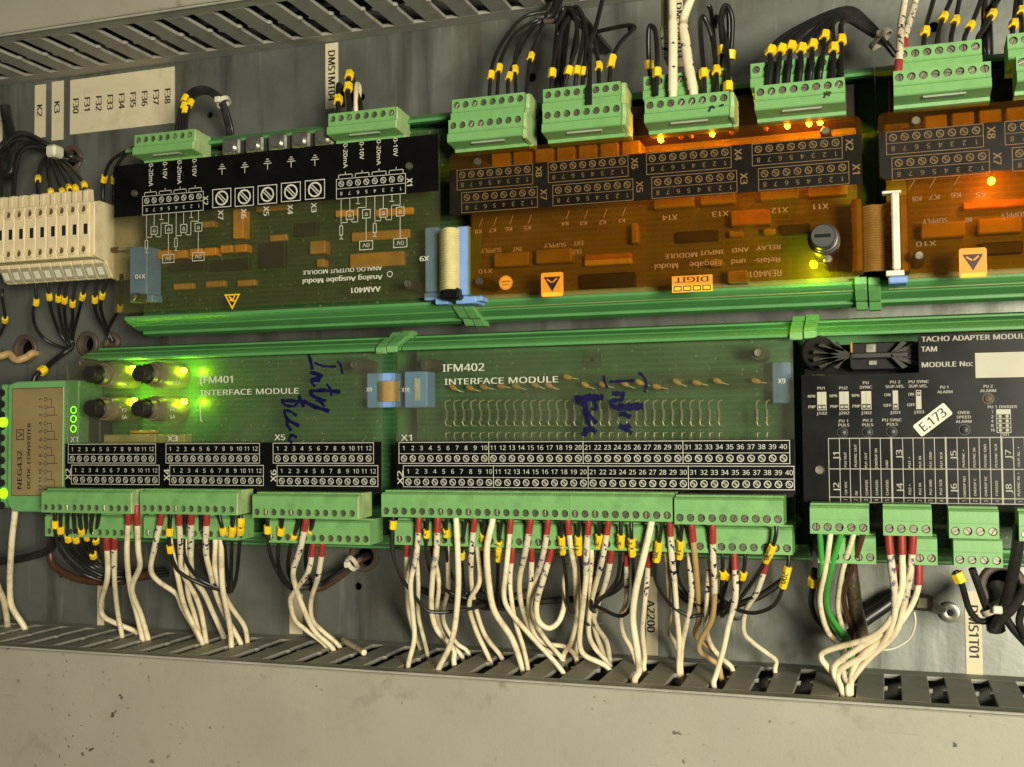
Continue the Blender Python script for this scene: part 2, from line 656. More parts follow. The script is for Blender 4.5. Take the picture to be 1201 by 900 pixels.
def single(name, mb, m, org, label, cat, group=None, bevel=0.0, smooth=False, kind=None):
    me = to_mesh(name, mb, org, bevel, smooth)
    me.materials.append(M[m])
    o = bpy.data.objects.new(name, me)
    COL.objects.link(o)
    o.location = wpos(org)
    ORG[o] = org
    return setp(o, label, cat, group, kind)


def place(name, me, at, parent, roll=0.0):
    """a shared mesh (built about its own origin) as a part standing at a point in mm"""
    o = bpy.data.objects.new(name, me)
    COL.objects.link(o)
    o.parent = parent
    g = ORG[parent]
    o.location = ((at[0] - g[0]) / 1000, -(at[1] - g[1]) / 1000, (at[2] - g[2]) / 1000)
    o.rotation_euler = (0, roll, 0)
    ORG[o] = tuple(at)
    return o


def shared(name, mb, *ms, bevel=0.0, smooth=False):
    me = to_mesh(name, mb, (0, 0, 0), bevel, smooth)
    for m in ms:
        me.materials.append(M[m])
    return me


ORD = ['first', 'second', 'third', 'fourth', 'fifth', 'sixth', 'seventh', 'eighth', 'ninth', 'tenth', 'eleventh', 'twelfth', 'thirteenth', 'fourteenth', 'fifteenth', 'sixteenth', 'seventeenth', 'eighteenth', 'nineteenth', 'twentieth', 'twenty-first', 'twenty-second', 'twenty-third', 'twenty-fourth', 'twenty-fifth', 'twenty-sixth', 'twenty-seventh', 'twenty-eighth', 'twenty-ninth', 'thirtieth']

# ------------------------------------------------------------------ lettering: glyph outlines of the built-in font
GLYPH = {}
_chars = 'ABCDEFGHIJKLMNOPQRSTUVWXYZabcdefghijklmnopqrstuvwxyz0123456789.:+-/,'


def _font():
    # the sans-serif that ships inside Blender itself, else its default font
    try:
        return bpy.data.fonts.load(os.path.join(bpy.utils.system_resource('DATAFILES'), 'fonts', 'NotoSansHebrew-Regular.woff2'))
    except Exception:
        return None


def _glyphs():
    tmp = []
    fnt = _font()
    for c in _chars:
        for s in (c, 'H' + c + 'H'):
            cu = bpy.data.curves.new('g', 'FONT')
            cu.body = s
            cu.size = 1.0
            cu.resolution_u = 2
            if fnt:
                cu.font = fnt
            o = bpy.data.objects.new('g', cu)
            COL.objects.link(o)
            tmp.append(o)
    bpy.context.view_layer.update()
    dg = bpy.context.evaluated_depsgraph_get()
    res = []
    for o in tmp:
        me = o.evaluated_get(dg).to_mesh()
        res.append(([tuple(v.co[:2]) for v in me.vertices], [tuple(p.vertices) for p in me.polygons]))
        o.evaluated_get(dg).to_mesh_clear()
    wid = lambda vs: max(v[0] for v in vs) - min(v[0] for v in vs)
    hh = None
    raw = {}
    for i, c in enumerate(_chars):
        raw[c] = (res[2 * i], res[2 * i + 1])
    H = raw['H'][0][0]
    hw = wid(H)
    cap = max(v[1] for v in H)
    aH = wid(raw['H'][1][0]) - hw          # = 2 advances of H
    aH = aH / 2
    for c in _chars:
        (vs, fs), (ws, _) = raw[c]
        adv = wid(ws) - hw - aH            # advance of c
        GLYPH[c] = ([(x / cap, y / cap) for x, y in vs], fs, adv / cap)
    GLYPH[' '] = ([], [], 0.42)
    for o in tmp:
        cu = o.data
        bpy.data.objects.remove(o)
        bpy.data.curves.remove(cu)


_glyphs()


def text_mm(mb, s, cx, cz, cap, d, rot=0.0, width=None, bold=0.0):
    """letters centred on (cx, cz), cap height in mm, fitted to a width if given"""
    tot = sum(GLYPH[c][2] for c in s)
    sx = (width / tot) if width else cap
    ca, sa = math.cos(math.radians(rot)), math.sin(math.radians(rot))
    offs = [(0, 0)] if not bold else [(-bold / 2, 0), (bold / 2, 0)]
    for k, (ox, oz) in enumerate(offs):
        x = -tot * sx / 2
        for c in s:
            vs, fs, adv = GLYPH[c]
            if vs:
                out = []
                for gx, gy in vs:
                    lx, lz = x + gx * sx + ox, (gy - 0.5) * cap + oz
                    out.append((cx + lx * ca - lz * sa, d + k * 0.01, cz + lx * sa + lz * ca))
                mb.add(out, fs)
            x += adv * sx


def text(mb, s, px, py, wpx, hpx, d, rot=0.0, bold=0.0, surf=None):
    """letters placed by photo pixel on the surface d; wpx along the text, hpx cap height"""
    surf = d if surf is None else surf
    x, z = U(px, py, surf)
    if rot in (0, 180):
        w = abs(U(px + wpx / 2, py, surf)[0] - U(px - wpx / 2, py, surf)[0])
        h = abs(U(px, py + hpx / 2, surf)[1] - U(px, py - hpx / 2, surf)[1])
    else:
        w = abs(U(px, py + wpx / 2, surf)[1] - U(px, py - wpx / 2, surf)[1])
        h = abs(U(px + hpx / 2, py, surf)[0] - U(px - hpx / 2, py, surf)[0])
    text_mm(mb, s, x, z, h, d, rot, w, bold)


def screw_sign(mb, x, z, r, d, ang=-45):
    mb.ring(x, z, r, r * 0.24, d, 12)
    a = math.radians(ang)
    for s in (-0.18, 0.18):
        ox, oz = -math.sin(a) * r * s, math.cos(a) * r * s
        mb.line([(x + ox - math.cos(a) * r * 0.72, z + oz - math.sin(a) * r * 0.72), (x + ox + math.cos(a) * r * 0.72, z + oz + math.sin(a) * r * 0.72)], r * 0.16, d)


# ================================================================== the plate and the ducts
PX0, PX1, PZ0, PZ1 = -760, 330, -260, 330
HOLES = [(246, 135, 2.2), (424, 114, 2.4), (624, 91, 2.6), (741, 33, 2.6), (1095, 32, 2.8), (420, 688, 2.4), (71, 674, 2.2)]
GROM = [(85, 187, 7.5), (31, 410, 8.5), (104, 404, 7.0), (428, 652, 8.0), (1176, 686, 9.5)]


def build_plate():
    mb = MB()
    mb.box(PX0, PX1, -2, 0, PZ0, PZ1)
    o = single('back_plate', mb, 'zinc', (0, 0, 0), None, None, kind='structure')
    cut = MB()
    for px, py, r in HOLES + GROM:
        x, z = U(px, py, 0)
        cut.cyl((x, -6, z), (0, 1, 0), r, 12, 20)
    c = single('cut', cut, 'zinc', (0, 0, 0), None, None)
    md = o.modifiers.new('b', 'BOOLEAN')
    md.object = c
    md.operation = 'DIFFERENCE'
    md.solver = 'EXACT'
    bpy.context.view_layer.update()
    dg = bpy.context.evaluated_depsgraph_get()
    me = bpy.data.meshes.new_from_object(o.evaluated_get(dg))
    o.modifiers.clear()
    o.data = me
    bpy.data.objects.remove(c)
    single('cabinet_back', MB().box(PX0, PX1, -42, -40, PZ0, PZ1), 'hole_black', (0, 0, 0), None, None, kind='structure')


build_plate()
for i, (px, py, r) in enumerate(GROM):
    x, z = U(px, py, 0)
    names = ['dark rubber grommet in the plate below the K3 label strip', 'brown rubber grommet at the left edge with a tan cable in it', 'brown rubber grommet just left of the lower green rail end', 'black rubber grommet behind the connector with three red sleeves', 'wide black grommet in the plate beside the DMS1T01 strip']
    g = MB().lathe_d(x, z, [(-4, r - 2.0), (-4, r - 0.05), (0.0, r - 0.05), (0.0, r + 1.6), (1.6, r + 1.9), (2.6, r + 0.9), (2.6, r - 1.0), (1.4, r - 2.0), (-4, r - 2.0)], 28)
    single('cable_grommet', g, 'grommet', (x, 0, z), names[i], 'grommet', 'rubber grommets in the plate', smooth=True)

PITCH = 20.8
SLOT = 8.0
ZT, ZB = 246.5, -128.0


def finger_mesh(w, up):
    """one tongue between two slots, with the break-off nubs halfway"""
    a, b, n = w / 2, w / 2 + 1.7, 3.0
    poly = [(-a, 12), (a, 12), (a, 38), (b, 38 + 1.2), (b, 38 + n), (a, 38 + n + 1.2), (a, 69), (-a, 69), (-a, 38 + n + 1.2), (-b, 38 + n), (-b, 39.2), (-a, 38)]
    mb = MB()
    t = 2.2 * up
    n_ = len(poly)
    mb.add([(x, d, 0) for x, d in poly] + [(x, d, t) for x, d in poly], [tuple(range(n_)), tuple(range(2 * n_ - 1, n_ - 1, -1))] + [(i, (i + 1) % n_, n_ + (i + 1) % n_, n_ + i) for i in range(n_)])
    return shared('finger', mb, 'duct', bevel=0.25)


def duct(name, label, zs, up, x0, x1, phase, zend):
    """slotted wiring duct; zs = its slotted side, up = +1 when the body lies above it"""
    t = thing(name, label, 'cable duct', ((x0 + x1) / 2, 0, zs))
    lo, hi = sorted((zs, zs + 2.2 * up))
    part('side_rim', MB().box(x0, x1, 0.2, 12, lo, hi), 'duct', t, 0.2)
    part('side_rim', MB().box(x0, x1, 69, 78.6, lo, hi), 'duct', t, 0.3)
    part('side_rim', MB().box(x0, x1, 78.7, 80.2, lo + (-.5 if up > 0 else 0.0), hi + (0 if up > 0 else .5)), 'duct', t, 0.3)
    me = finger_mesh(PITCH - SLOT, up)
    k = math.ceil((x0 - phase) / PITCH)
    while phase + (k + 0.5) * PITCH < x1:
        place('finger', me, (phase + (k + 0.5) * PITCH, 0, zs), t)
        k += 1
    lo, hi = sorted((zs + 0.5 * up, zend))
    part('cover', MB().box(x0, x1, 80.4, 82.2, lo, hi), 'duct_cover', t, 0.6)
    lo, hi = sorted((zs + 2.6 * up, zend))
    part('base', MB().box(x0, x1, 0.2, 1.6, lo, hi), 'duct', t)
    return t


def bundle(label, zc, x0, x1, n, seed):
    """dark cables added in a duct to keep its slots black"""
    rr = random.Random(seed)
    mb = MB()
    for k in range(n):
        d_, z_ = 12 + 56 * (k % 8) / 7, zc + rr.uniform(-5, 5)
        pts = [(x0 + (x1 - x0) * i / 24, d_ + rr.uniform(-4, 4), z_ + rr.uniform(-3, 3)) for i in range(25)]
        mb.tube(pts, rr.uniform(2.2, 4.2), 6)
    single('added_cables', mb, 'wire_black', ((x0 + x1) / 2, 40, zc), label, 'cables', smooth=True, kind='stuff')


bundle('dark cables added inside the top duct to blacken its slots', ZT + 20, -680, -125, 16, 1)
bundle('dark cables added inside the bottom duct to blacken its slots', ZB - 30, -630, 215, 16, 2)
# slot centres: bottom duct from the slot at pixel 1045, 800; top duct from pixel 93, 33
PHB = on_height(1047, 806, ZB)[0]
PHT = on_height(52, 62, ZT)[0]
duct('cable_duct', 'grey slotted wiring duct along the bottom, white wires entering it', ZB, -1, -640, 220, PHB, -215)
duct('cable_duct', 'grey slotted wiring duct across the top left corner', ZT, 1, -690, -120, PHT, 330)

# ------------------------------------------------------------------ label strips stuck to the plate
def strip(px0, py0, px1, py1, s, lab, rows=None, d=0.5, tpos=None, tlen=None, th=None):
    x0, z1 = U(px0, py0, 0)
    x1, z0 = U(px1, py1, 0)
    t = thing('label_strip', lab, 'label', (x0, 0, z0), 'paper label strips on the plate')
    part('paper', MB().box(x0, x1, 0.05, d, z0, z1), 'label_paper', t)
    ink = MB()
    for (txt, px, py, L, h) in s:
        text(ink, txt, px, py, L, h, d + 0.06, -90, 0.5, 0)
    if ink.v:
        part('lettering', ink, 'ink', t)
    return t


strip(41.5, 100.5, 53.5, 161, [('K2', 47, 130, 15, 6.2)], 'narrow paper strip printed K2 on the plate')
strip(61.5, 96.5, 74.5, 164, [('K3', 67.5, 126, 15, 6.2)], 'narrow paper strip printed K3 beside the wide sheet')
strip(83, 94.5, 205, 149.5 - 5, [(f'F{30 + i}', 89.5 + i * 13.45, 124.5 - i * 1.45 * 1.0, 18.5, 6.6) for i in range(9)], 'wide paper label sheet printed F30 to F38')
strip(382, 52, 397, 127, [('DMS1MT04', 389.5, 89, 60, 8)], 'paper strip printed DMS1MT04 above the analog output module')
strip(793, -6, 802, 78, [('DMS1MT03', 797, 36, 66, 6.5)], 'paper strip printed DMS1MT03 between two white cables')
strip(757, 676, 772, 769, [('A2200', 763.5, 723, 38, 9)], 'paper strip printed A2200 behind the white wires')
strip(1131, 693, 1153, 793, [('DMS1T01', 1142, 741.5, 65, 11.5)], 'paper strip printed DMS1T01 at the lower right')
strip(-3, 128, 3, 170, [], 'blank paper strip cut off by the left edge')
strip(115, 655, 122, 742, [], 'blank paper strip behind the leftmost pair of red-sleeved wires')
strip(340, 696, 355, 744, [], 'short blank paper strip behind the three white wires left of centre')

# ================================================================== carriers (green rail profiles)
def carrier(t, x0, x1, zt, zb, name='carrier'):
    """DIN-rail mounting profile: floor, two flared flanges with lips and grooves"""
    def flange(s, z):   # s=+1: upper flange; z = outermost height at its foot
        q = lambda d, dz: (d, z - s * dz)
        return [q(30, 1.5), q(38, 0.0), q(44, 1.2), q(44, 5.6), q(48.0, 6.8), q(48.0, 2.6), q(55, 5.0), q(55.3, 5.8), q(56.3, 5.6), q(60, 7.4), q(62, 8.8), q(62, 10.4), q(58, 10.4), q(50, 9.2), q(43, 7.4), q(34, 4.6), q(30, 4.6)]
    c = part(name, MB().sweep_x(flange(1, zt), x0, x1), 'rail_green', t, 0.25)
    part('lower_flange', MB().sweep_x(flange(-1, zb), x0, x1), 'rail_green', c, 0.25)
    part('floor', MB().box(x0, x1, 30, 33, zb + 4.7, zt - 4.7), 'rail_green', c, 0.2)
    part('foot', MB().box(x0 + 12, x0 + 52, 0.3, 30, zb + 30, zt - 30), 'rail_green', c, 0.4)
    return c


def joint_clip(t, x, z, s, w=7.5):
    q = lambda d, dz: (d, z - s * dz)
    prof = [q(36, -1.6), q(43, -1.8), q(48.0, 1.6), q(52, 2.0), q(61, 6.2), q(64.6, 8.6), q(64.6, 12.0), q(62.4, 12.0), q(62.4, 9.0), q(48, 3.6), q(36, 1.5)]
    part('joint_clip', MB().sweep_x(prof, x - w / 2, x - 0.3), 'case_green', t, 0.3)
    part('joint_clip', MB().sweep_x([(d + 0.5, zz + s * 0.5) for d, zz in prof], x + 0.3, x + w / 2), 'case_green', t, 0.3)


def board(t, x0, x1, z0, z1, d, m):
    return part('circuit_board', MB().box(x0, x1, d - 1.6, d, z0, z1), m, t)


def sheet(t, poly, d, m, name='cover'):
    return part(name, MB().prism(poly, d - 2.0, d), m, t, 0.25)


def rounded(poly, radii, k=5):
    out = []
    n = len(poly)
    for i, (x, z) in enumerate(poly):
        r = radii[i] if isinstance(radii, (list, tuple)) else radii
        if not r:
            out.append((x, z))
            continue
        a, b = Vector(poly[i - 1]), Vector(poly[(i + 1) % n])
        p = Vector((x, z))
        u, v = (a - p).normalized(), (b - p).normalized()
        s, e = p + u * r, p + v * r
        for j in range(k + 1):
            f = j / k
            out.append(tuple(s * (1 - f) ** 2 + p * 2 * f * (1 - f) + e * f * f))
    return out


def pillar(t, x, z, d0, d1, r=3.0):
    """stand-off with a slotted screw through the cover"""
    p = part('standoff', MB().cyl((x, d0, z), (0, 1, 0), r, d1 - 2.1 - d0, 14), 'grommet', t, smooth=True)
    part('screw', MB().cyl((x, d1 + 0.05, z), (0, 1, 0), 2.2, 1.2, 14, 1.7).box(x - 1.5, x + 1.5, d1 + 1.26, d1 + 1.32, z - 0.3, z + 0.3), 'screw_steel', p, smooth=True)


# ------------------------------------------------------------------ plug-in screw connectors
SCREW = MB()
SCREW.cyl((0, -0.5, 0), (0, 1, 0), 1.62, 0.9, 16, 1.5)
_s = to_mesh('screw', SCREW, (0, 0, 0), 0, True)
SCREW_V = []
for tilt in range(5):
    a = math.radians(tilt * 37 + 20)
    mb = MB()
    # head as two half discs with a real slot between them
    for s in (-1, 1):
        pts = [(1.62 * math.cos(t), 1.62 * math.sin(t)) for t in [math.radians(12 + i * 156 / 8) for i in range(9)]]
        pts = [(x * s, z * s) for x, z in pts]
        pts = [(x * math.cos(a) - z * math.sin(a), x * math.sin(a) + z * math.cos(a)) for x, z in pts]
        mb.prism(pts, 0, 0.75)
    mb.cyl((0, -0.8, 0), (0, 1, 0), 1.62, 0.9, 16)
    SCREW_V.append(shared('screw', mb, 'screw_steel', bevel=0.1))


def plug(label, px_a, px_b, n, dF, up, group, m='plug_green', tall=13.0, deep=16.0, tag=True, ends=None):
    """screw plug: n ways between two photo pixels (first and last screw) at depth dF; up=True when the wires enter from above"""
    xa, za = U(*px_a, dF)
    xb, zb = U(*px_b, dF)
    z = (za + zb) / 2
    p = (xb - xa) / (n - 1)
    x0, x1 = xa - p / 2, xb + p / 2
    s = 1 if up else -1
    t = thing('screw_connector', label, 'connector', (x0, dF, z), group)
    q = lambda d, dz: (dF + d, z + s * dz)
    h = 3.1                       # half height of the screw band
    if up:
        prof = [q(0, h), q(0, -h), q(0.2, -h - 0.9), q(1.7, -h - 1.6), q(2.0, -h - 5.4), q(1.4, -h - 5.9), q(-9.0, -h - 7.2), q(-9.4, -h - 8.8), q(-deep, -h - 9.2), q(-deep, h - 1.0), q(-6.0, h - 0.4), q(-5.4, h)]
    else:
        prof = [q(0, h), q(0, -h), q(0.1, -h - 0.6), q(0.1, -h - 5.4), q(-1.2, -h - 6.4), q(-4.5, -h - 6.4), q(-4.9, -h - 7.4), q(-deep, -h - 7.4), q(-deep, h - 0.6), q(-1.0, h)]
    mb = MB()
    n_p = len(prof)
    mb.sweep_x(prof, x0, x1, skip=(0,))
    # front band: one square cell with a round well per way
    seg, r = 16, 1.85
    for i in range(n):
        cx = xa + i * p
        o = len(mb.v)
        sq = []
        for k in range(seg):
            an = 2 * math.pi * k / seg
            c_, s_ = math.cos(an), math.sin(an)
            f = 1 / max(abs(c_), abs(s_))
            sq.append((cx + c_ * f * p / 2, dF, z + s_ * f * h))
        circ = [(cx + r * math.cos(2 * math.pi * k / seg), dF, z + r * math.sin(2 * math.pi * k / seg)) for k in range(seg)]
        deepc = [(x, dF - 2.6, zz) for x, _, zz in circ]
        mb.v += sq + circ + deepc
        for k in range(seg):
            j = (k + 1) % seg
            mb.f.append((o + k, o + j, o + seg + j, o + seg + k))
            mb.f.append((o + seg + k, o + seg + j, o + 2 * seg + j, o + 2 * seg + k))
        mb.f.append(tuple(o + 2 * seg + k for k in range(seg)))
    me = to_mesh('housing', mb, ORG[t], 0.0, False)
    me.materials.append(M[m])
    ho = bpy.data.objects.new('housing', me)
    COL.objects.link(ho)
    ho.parent = t
    ORG[ho] = ORG[t]
    for i in range(n):
        place('screw', SCREW_V[random.randrange(5)], (xa + i * p, dF - 2.1 + random.random() * 0.7, z), t)
    if up and tag:
        za_ = z - h - 6.02
        xm = (x0 + x1) / 2
        part('marker_strip', MB().box(xm - 8, xm + 10, dF - 3.5, dF - 0.8, z - h - 7.0, z - h - 6.15), 'marker_strip', t)
    if ends == 'ragged':
        e = MB()
        rr = random.Random(int(px_a[0]))
        pts = [(dd - 1.2 + rr.uniform(-1.3, .6), zz + rr.uniform(-1.1, 1.1)) for dd, zz in prof]
        e.sweep_x(pts, x1 + 0.1, x1 + 2.2)
        part('end_plate', e, 'plug_pale', t, 0.7)
    elif ends == 'flat':
        part('end_plate', MB().sweep_x([(d - 0.3, zz) for d, zz in prof], x1 + 0.05, x1 + 1.4), 'plug_pale', t, 0.3)
    return t, x0, x1, z


G_UP = 'green screw connectors above the upper modules'
G_LO = 'green screw connectors below the lower modules'
plug('green connector at the left end of the analog output module', (162, 164.4), (222, 158.3), 8, 75, True, G_UP, ends='flat')
plug('green connector at the right end of the analog output module', (390, 139.3), (458.7, 133), 8, 75, True, G_UP, ends='flat')
plug('rear tier green connector, leftmost of the relay module', (535.3, 124), (609.6, 115.3), 8, 80, True, G_UP, tag=False, ends='ragged')
plug('front tier green connector, leftmost of the relay module', (531.3, 148.3), (607, 139.3), 8, 90, True, G_UP, ends='ragged')
plug('rear tier green connector with one black wire crossing it to the tier in front', (642.5, 112), (721.7, 102.5), 8, 80, True, G_UP, tag=False, ends='ragged')
plug('front tier green connector, second from left on the relay module', (642, 135.8), (722.5, 127.2), 8, 90, True, G_UP, ends='ragged')
plug('rear tier green connector behind the thick white cables', (760.8, 97.5), (847.5, 86.7), 8, 82, True, G_UP, tag=False)
c3 = plug('green connector with a handwritten mark, below the thick white cables', (762.2, 124.2), (848.7, 114.2), 8, 94, True, G_UP, ends='ragged')
plug('rear tier green connector hidden behind the row of thick black wires', (886.7, 82.5), (978, 71.5), 8, 84, True, G_UP, tag=False)
c4 = plug('green connector with eight thick black wires and a black arrow mark', (891.7, 109.2), (984, 98), 8, 95, True, G_UP)
plug('rear tier seven-way green connector near the top right', (1059.5, 64.2), (1144.1, 54.2), 7, 86, True, G_UP, tag=False)
plug('front tier green connector near the top right, at the red wire ends', (1054.8, 91.3), (1155, 80.4), 8, 96, True, G_UP)
plug('rear tier green connector cut off by the right edge', (1188.5, 48), (1288, 36.5), 8, 86, True, G_UP, tag=False)
plug('front tier green connector cut off by the right edge', (1199, 73.5), (1302, 62), 8, 96, True, G_UP)
mk = MB()
for st in ([(831, 131), (835, 125), (838, 127)], [(845, 124), (849, 123)]):
    mk.brush([U(px, py, 96.2) for px, py in st], 0.9, 96.2)
part('pen_mark', mk, 'marker_blue', c3[0])
mk = MB()
for st in ([(966, 115), (970, 110), (975, 109)], [(968, 112), (970, 107)], [(972, 113), (973, 107)]):
    mk.brush([U(px, py, 97.2) for px, py in st], 0.8, 97.2)
part('pen_mark', mk, 'ink', c4[0])

plug('upper tier connector at the far left of the narrow interface module', (52.9, 595), (147.3, 596.3), 12, 95, False, G_LO, ends='flat')
plug('upper tier connector in the middle of the narrow interface module', (168.8, 596.3), (271, 597.5), 12, 95, False, G_LO, ends='flat')
plug('upper tier connector at the right of the narrow interface module', (301, 601), (412.5, 602), 12, 95, False, G_LO, ends='flat')
plug('lower tier connector at the far left, behind the black wires', (57, 623.5), (151, 624.8), 12, 84, False, G_LO)
plug('lower tier connector in the middle of the narrow interface module', (173, 625), (275, 627), 12, 84, False, G_LO)
plug('lower tier connector at the right of the narrow interface module', (317, 630.5), (428.7, 632), 12, 84, False, G_LO)
XS = [452.5, 555.5, 662.5, 794.5]
lab4 = ['leftmost', 'second', 'third', 'rightmost']
xu0 = U(452.5, 600, 96)[0]
xu29 = U(782.5, 604, 96)[0]
pu = (xu29 - xu0) / 29


def proj(x, d, z):
    v = (x, DCAM - d, z)
    c = [R[0][i] * v[0] + R[1][i] * v[1] + R[2][i] * v[2] for i in range(3)]
    return 600.5 + FPX * c[0] / c[2], 450 + FPX * c[1] / c[2]


ZU = U(620, 602, 96)[1]
for i in range(4):
    off = 0 if i < 3 else 0.9
    zz = ZU if i < 3 else ZU - 1.0
    a = proj(xu0 + (10 * i) * pu + off + 0.06, 96, zz)
    b = proj(xu0 + (10 * i + 9) * pu + off - 0.06, 96, zz)
    plug(f'{lab4[i]} upper tier connector of the wide interface module', a, b, 10, 96, False, G_LO)
xl0, zl0 = U(468, 632, 85)
xl39, zl39 = U(923, 643.6, 85)
pl = (xl39 - xl0) / 39
for i in range(4):
    a = proj(xl0 + 10 * i * pl + 0.05, 85, (zl0 + zl39) / 2)
    b = proj(xl0 + (10 * i + 9) * pl - 0.05, 85, (zl0 + zl39) / 2)
    plug(f'{lab4[i]} lower tier connector of the wide interface module', a, b, 10, 85, False, G_LO)
plug('upper five-way connector with green and white wires', (957, 618), (1012.4, 619.2), 5, 98, False, G_LO)
plug('upper four-way connector with three red-sleeved wires', (1043, 620), (1086, 621), 4, 98, False, G_LO)
plug('upper four-way connector without wires at the lower right', (1120.5, 623), (1164.6, 624), 4, 98, False, G_LO)
plug('lower five-way connector behind the green and white wires', (966, 652.5), (1020.6, 654), 5, 87, False, G_LO)
plug('lower four-way connector behind the three red-sleeved wires', (1051, 654), (1092.6, 655), 4, 87, False, G_LO)
plug('lower four-way connector above the DMS1T01 strip', (1125.8, 656.5), (1169, 658), 4, 87, False, G_LO)
plug('upper connector cut off by the right edge below the tacho module', (1203, 626), (1249, 628), 4, 98, False, G_LO)

# ================================================================== analog output module (upper row, mounted upside down)
ZUT, ZUB = 181.0, 60.0          # upper carriers
ZLT, ZLB = 54.6, -68.0          # lower carriers


def led(t, px, py, d, m, r=1.5, L=3.0):
    x, z = U(px, py, d)
    return part('led', MB().lathe_d(x, z, [(d - L, r), (d - 0.8, r), (d - 0.25, r * 0.75), (d, 0.01)], 12), m, t, smooth=True)


def table(mb, x0, n, p, zt, zm, zb, labels, d, rot, sr=1.55, first='screw', w=0.32, dig=1.9, right=None):
    """printed terminal table: n columns, a row of screw signs and a row of numbers"""
    xl = x0 - p * 0.58
    xr = x0 + (n - 1) * p + p * 0.58 if right is None else right
    mb.frame(xl, xr, zb, zt, w, d)
    mb.line([(xl + w, zm), (xr - w, zm)], w * 0.8, d)
    for i in range(n):
        x = x0 + i * p
        zs, zn = ((zt + zm) / 2, (zm + zb) / 2) if first == 'screw' else ((zm + zb) / 2, (zt + zm) / 2)
        screw_sign(mb, x, zs, sr, d)
        text_mm(mb, labels[i], x, zn, dig, d, rot, min(dig * 0.85 * len(labels[i]), p * 0.75))


def esd(t, cx, cz, s, d, m_edge, m_in, up=-1):
    """warning triangle with a hand and bolt"""
    tri = lambda k: [(cx - s * k, cz + s * 0.55 * k - 0.0), (cx + s * k, cz + s * 0.55 * k), (cx, cz - s * 1.15 * k)]
    st = part('warning_triangle', MB().prism(tri(1.0), d, d + 0.12), m_edge, t)
    part('triangle_inner', MB().prism(tri(0.72), d + 0.14, d + 0.2), m_in, st)
    g = MB().line([(cx - s * .35, cz + s * .25), (cx + s * .1, cz - s * .1), (cx + s * .3, cz + s * .3)], s * .16, d + 0.24)
    g.line([(cx - s * .2, cz - s * .1), (cx + s * .2, cz - s * .2)], s * .2, d + 0.25)
    part('hand_symbol', g, m_edge, st)


t = thing('analog_module', 'analog output module with black printed band and clear cover, top left', 'circuit module', (-430, 0, 60))
carrier(t, -436, -216.5, ZUT, ZUB)
joint_clip(t, -216.5, ZUB, -1, 12)
DB = 54.0
b = board(t, -428, -222, 67, 168, DB, 'board_dark')
A = 77.0
cv = sheet(t, rounded([(-432, 158.7), (-432, 71), (-224, 71), (-224, 158.7)], 1.0, 2), A, 'clear_cover_old')
zb_l = U(134, 255.5, A)[1]
x_r = -224.1
zsplit = U(440, 236, A)[1]
part('black_band', MB().prism([(-431.9, 158.6), (-431.9, zb_l), (U(505, 225, A)[0], zb_l), (U(505, 225, A)[0], zb_l), (-224.2, zb_l), (-224.2, 158.6)], A + 0.02, A + 0.12), 'panel_black', cv)
pr = MB()
dp = A + 0.2
# tables X2 (left) and X1 (right)
xc1, zc1 = U(400.4, 215.3, A)
xc2, zc2 = U(172.4, 236.0, A)
p5 = 5.09
zt_ = U(395.3, 210.7, A)[1]
zm_ = U(395.3, 222.0, A)[1]
zb_ = U(395.6, 233.7, A)[1]
for x0 in (xc1, xc2):
    table(pr, x0, 8, p5, zt_, zm_, zb_, list('87654321'), dp, 180)
    for i in range(4):
        xa = x0 + 2 * i * p5
        zz = zt_ + 2.3
        pr.line([(xa - 1.6, zz - 1.6), (xa - 1.6, zz), (xa + p5 + 1.6, zz), (xa + p5 + 1.6, zz - 1.6)], 0.35, dp)
        pr.line([(xa + p5 / 2, zz), (xa + p5 / 2, zz + 1.4)], 0.35, dp)
    # wiring sketch under the table, traced from the right-hand one
    sx = lambda zx, zy: (U(330 + zx / 5.22, 225 + zy / 5.22, A)[0] - xc1 + x0, U(330 + zx / 5.22, 225 + zy / 5.22, A)[1])
    for poly in ([(367, 45), (367, 210)], [(367, 265), (367, 290)], [(357, 290), (378, 290)], [(420, 40), (420, 120)], [(404, 168), (404, 190), (367, 190)], [(470, 38), (470, 72)], [(458, 74), (482, 74)], [(520, 35), (520, 110)], [(520, 160), (520, 305)], [(432, 168), (432, 186), (468, 186), (468, 97), (520, 97)],
                 [(573, 30), (573, 195)], [(573, 250), (573, 275)], [(563, 275), (582, 275)], [(625, 28), (625, 105)], [(610, 155), (610, 178), (573, 178)], [(678, 22), (678, 58)], [(666, 60), (690, 60)], [(728, 20), (728, 95)], [(728, 147), (728, 290)], [(640, 155), (640, 172), (676, 172), (676, 83), (728, 83)]):
        pr.line([sx(*q) for q in poly], 0.34, dp)
    for (a0, b0, a1, b1) in ((358, 212, 376, 265), (398, 122, 442, 168), (498, 112, 545, 160), (480, 305, 560, 352), (563, 197, 582, 250), (604, 107, 648, 155), (705, 97, 752, 147), (688, 290, 770, 338)):
        q0, q1 = sx(a0, b0), sx(a1, b1)
        pr.frame(q0[0], q1[0], q1[1], q0[1], 0.36, dp)
        if 40 < a1 - a0 < 60:
            cx, cz = (q0[0] + q1[0]) / 2, (q0[1] + q1[1]) / 2
            pr.line([(cx - 1, cz - .9), (cx + 1, cz - .9), (cx, cz + .9), (cx - 1, cz - .9)], 0.3, dp)
        if a1 - a0 > 70:
            text_mm(pr, '0V', (q0[0] + q1[0]) / 2, (q0[1] + q1[1]) / 2, 2.0, dp, 180, 4.5)
text(pr, 'X2', 241.3, 235.5, 11, 6, dp, -90, 0.2, A)
text(pr, 'X1', 480.5, 214.7, 11, 6.5, dp, -90, 0.2, A)
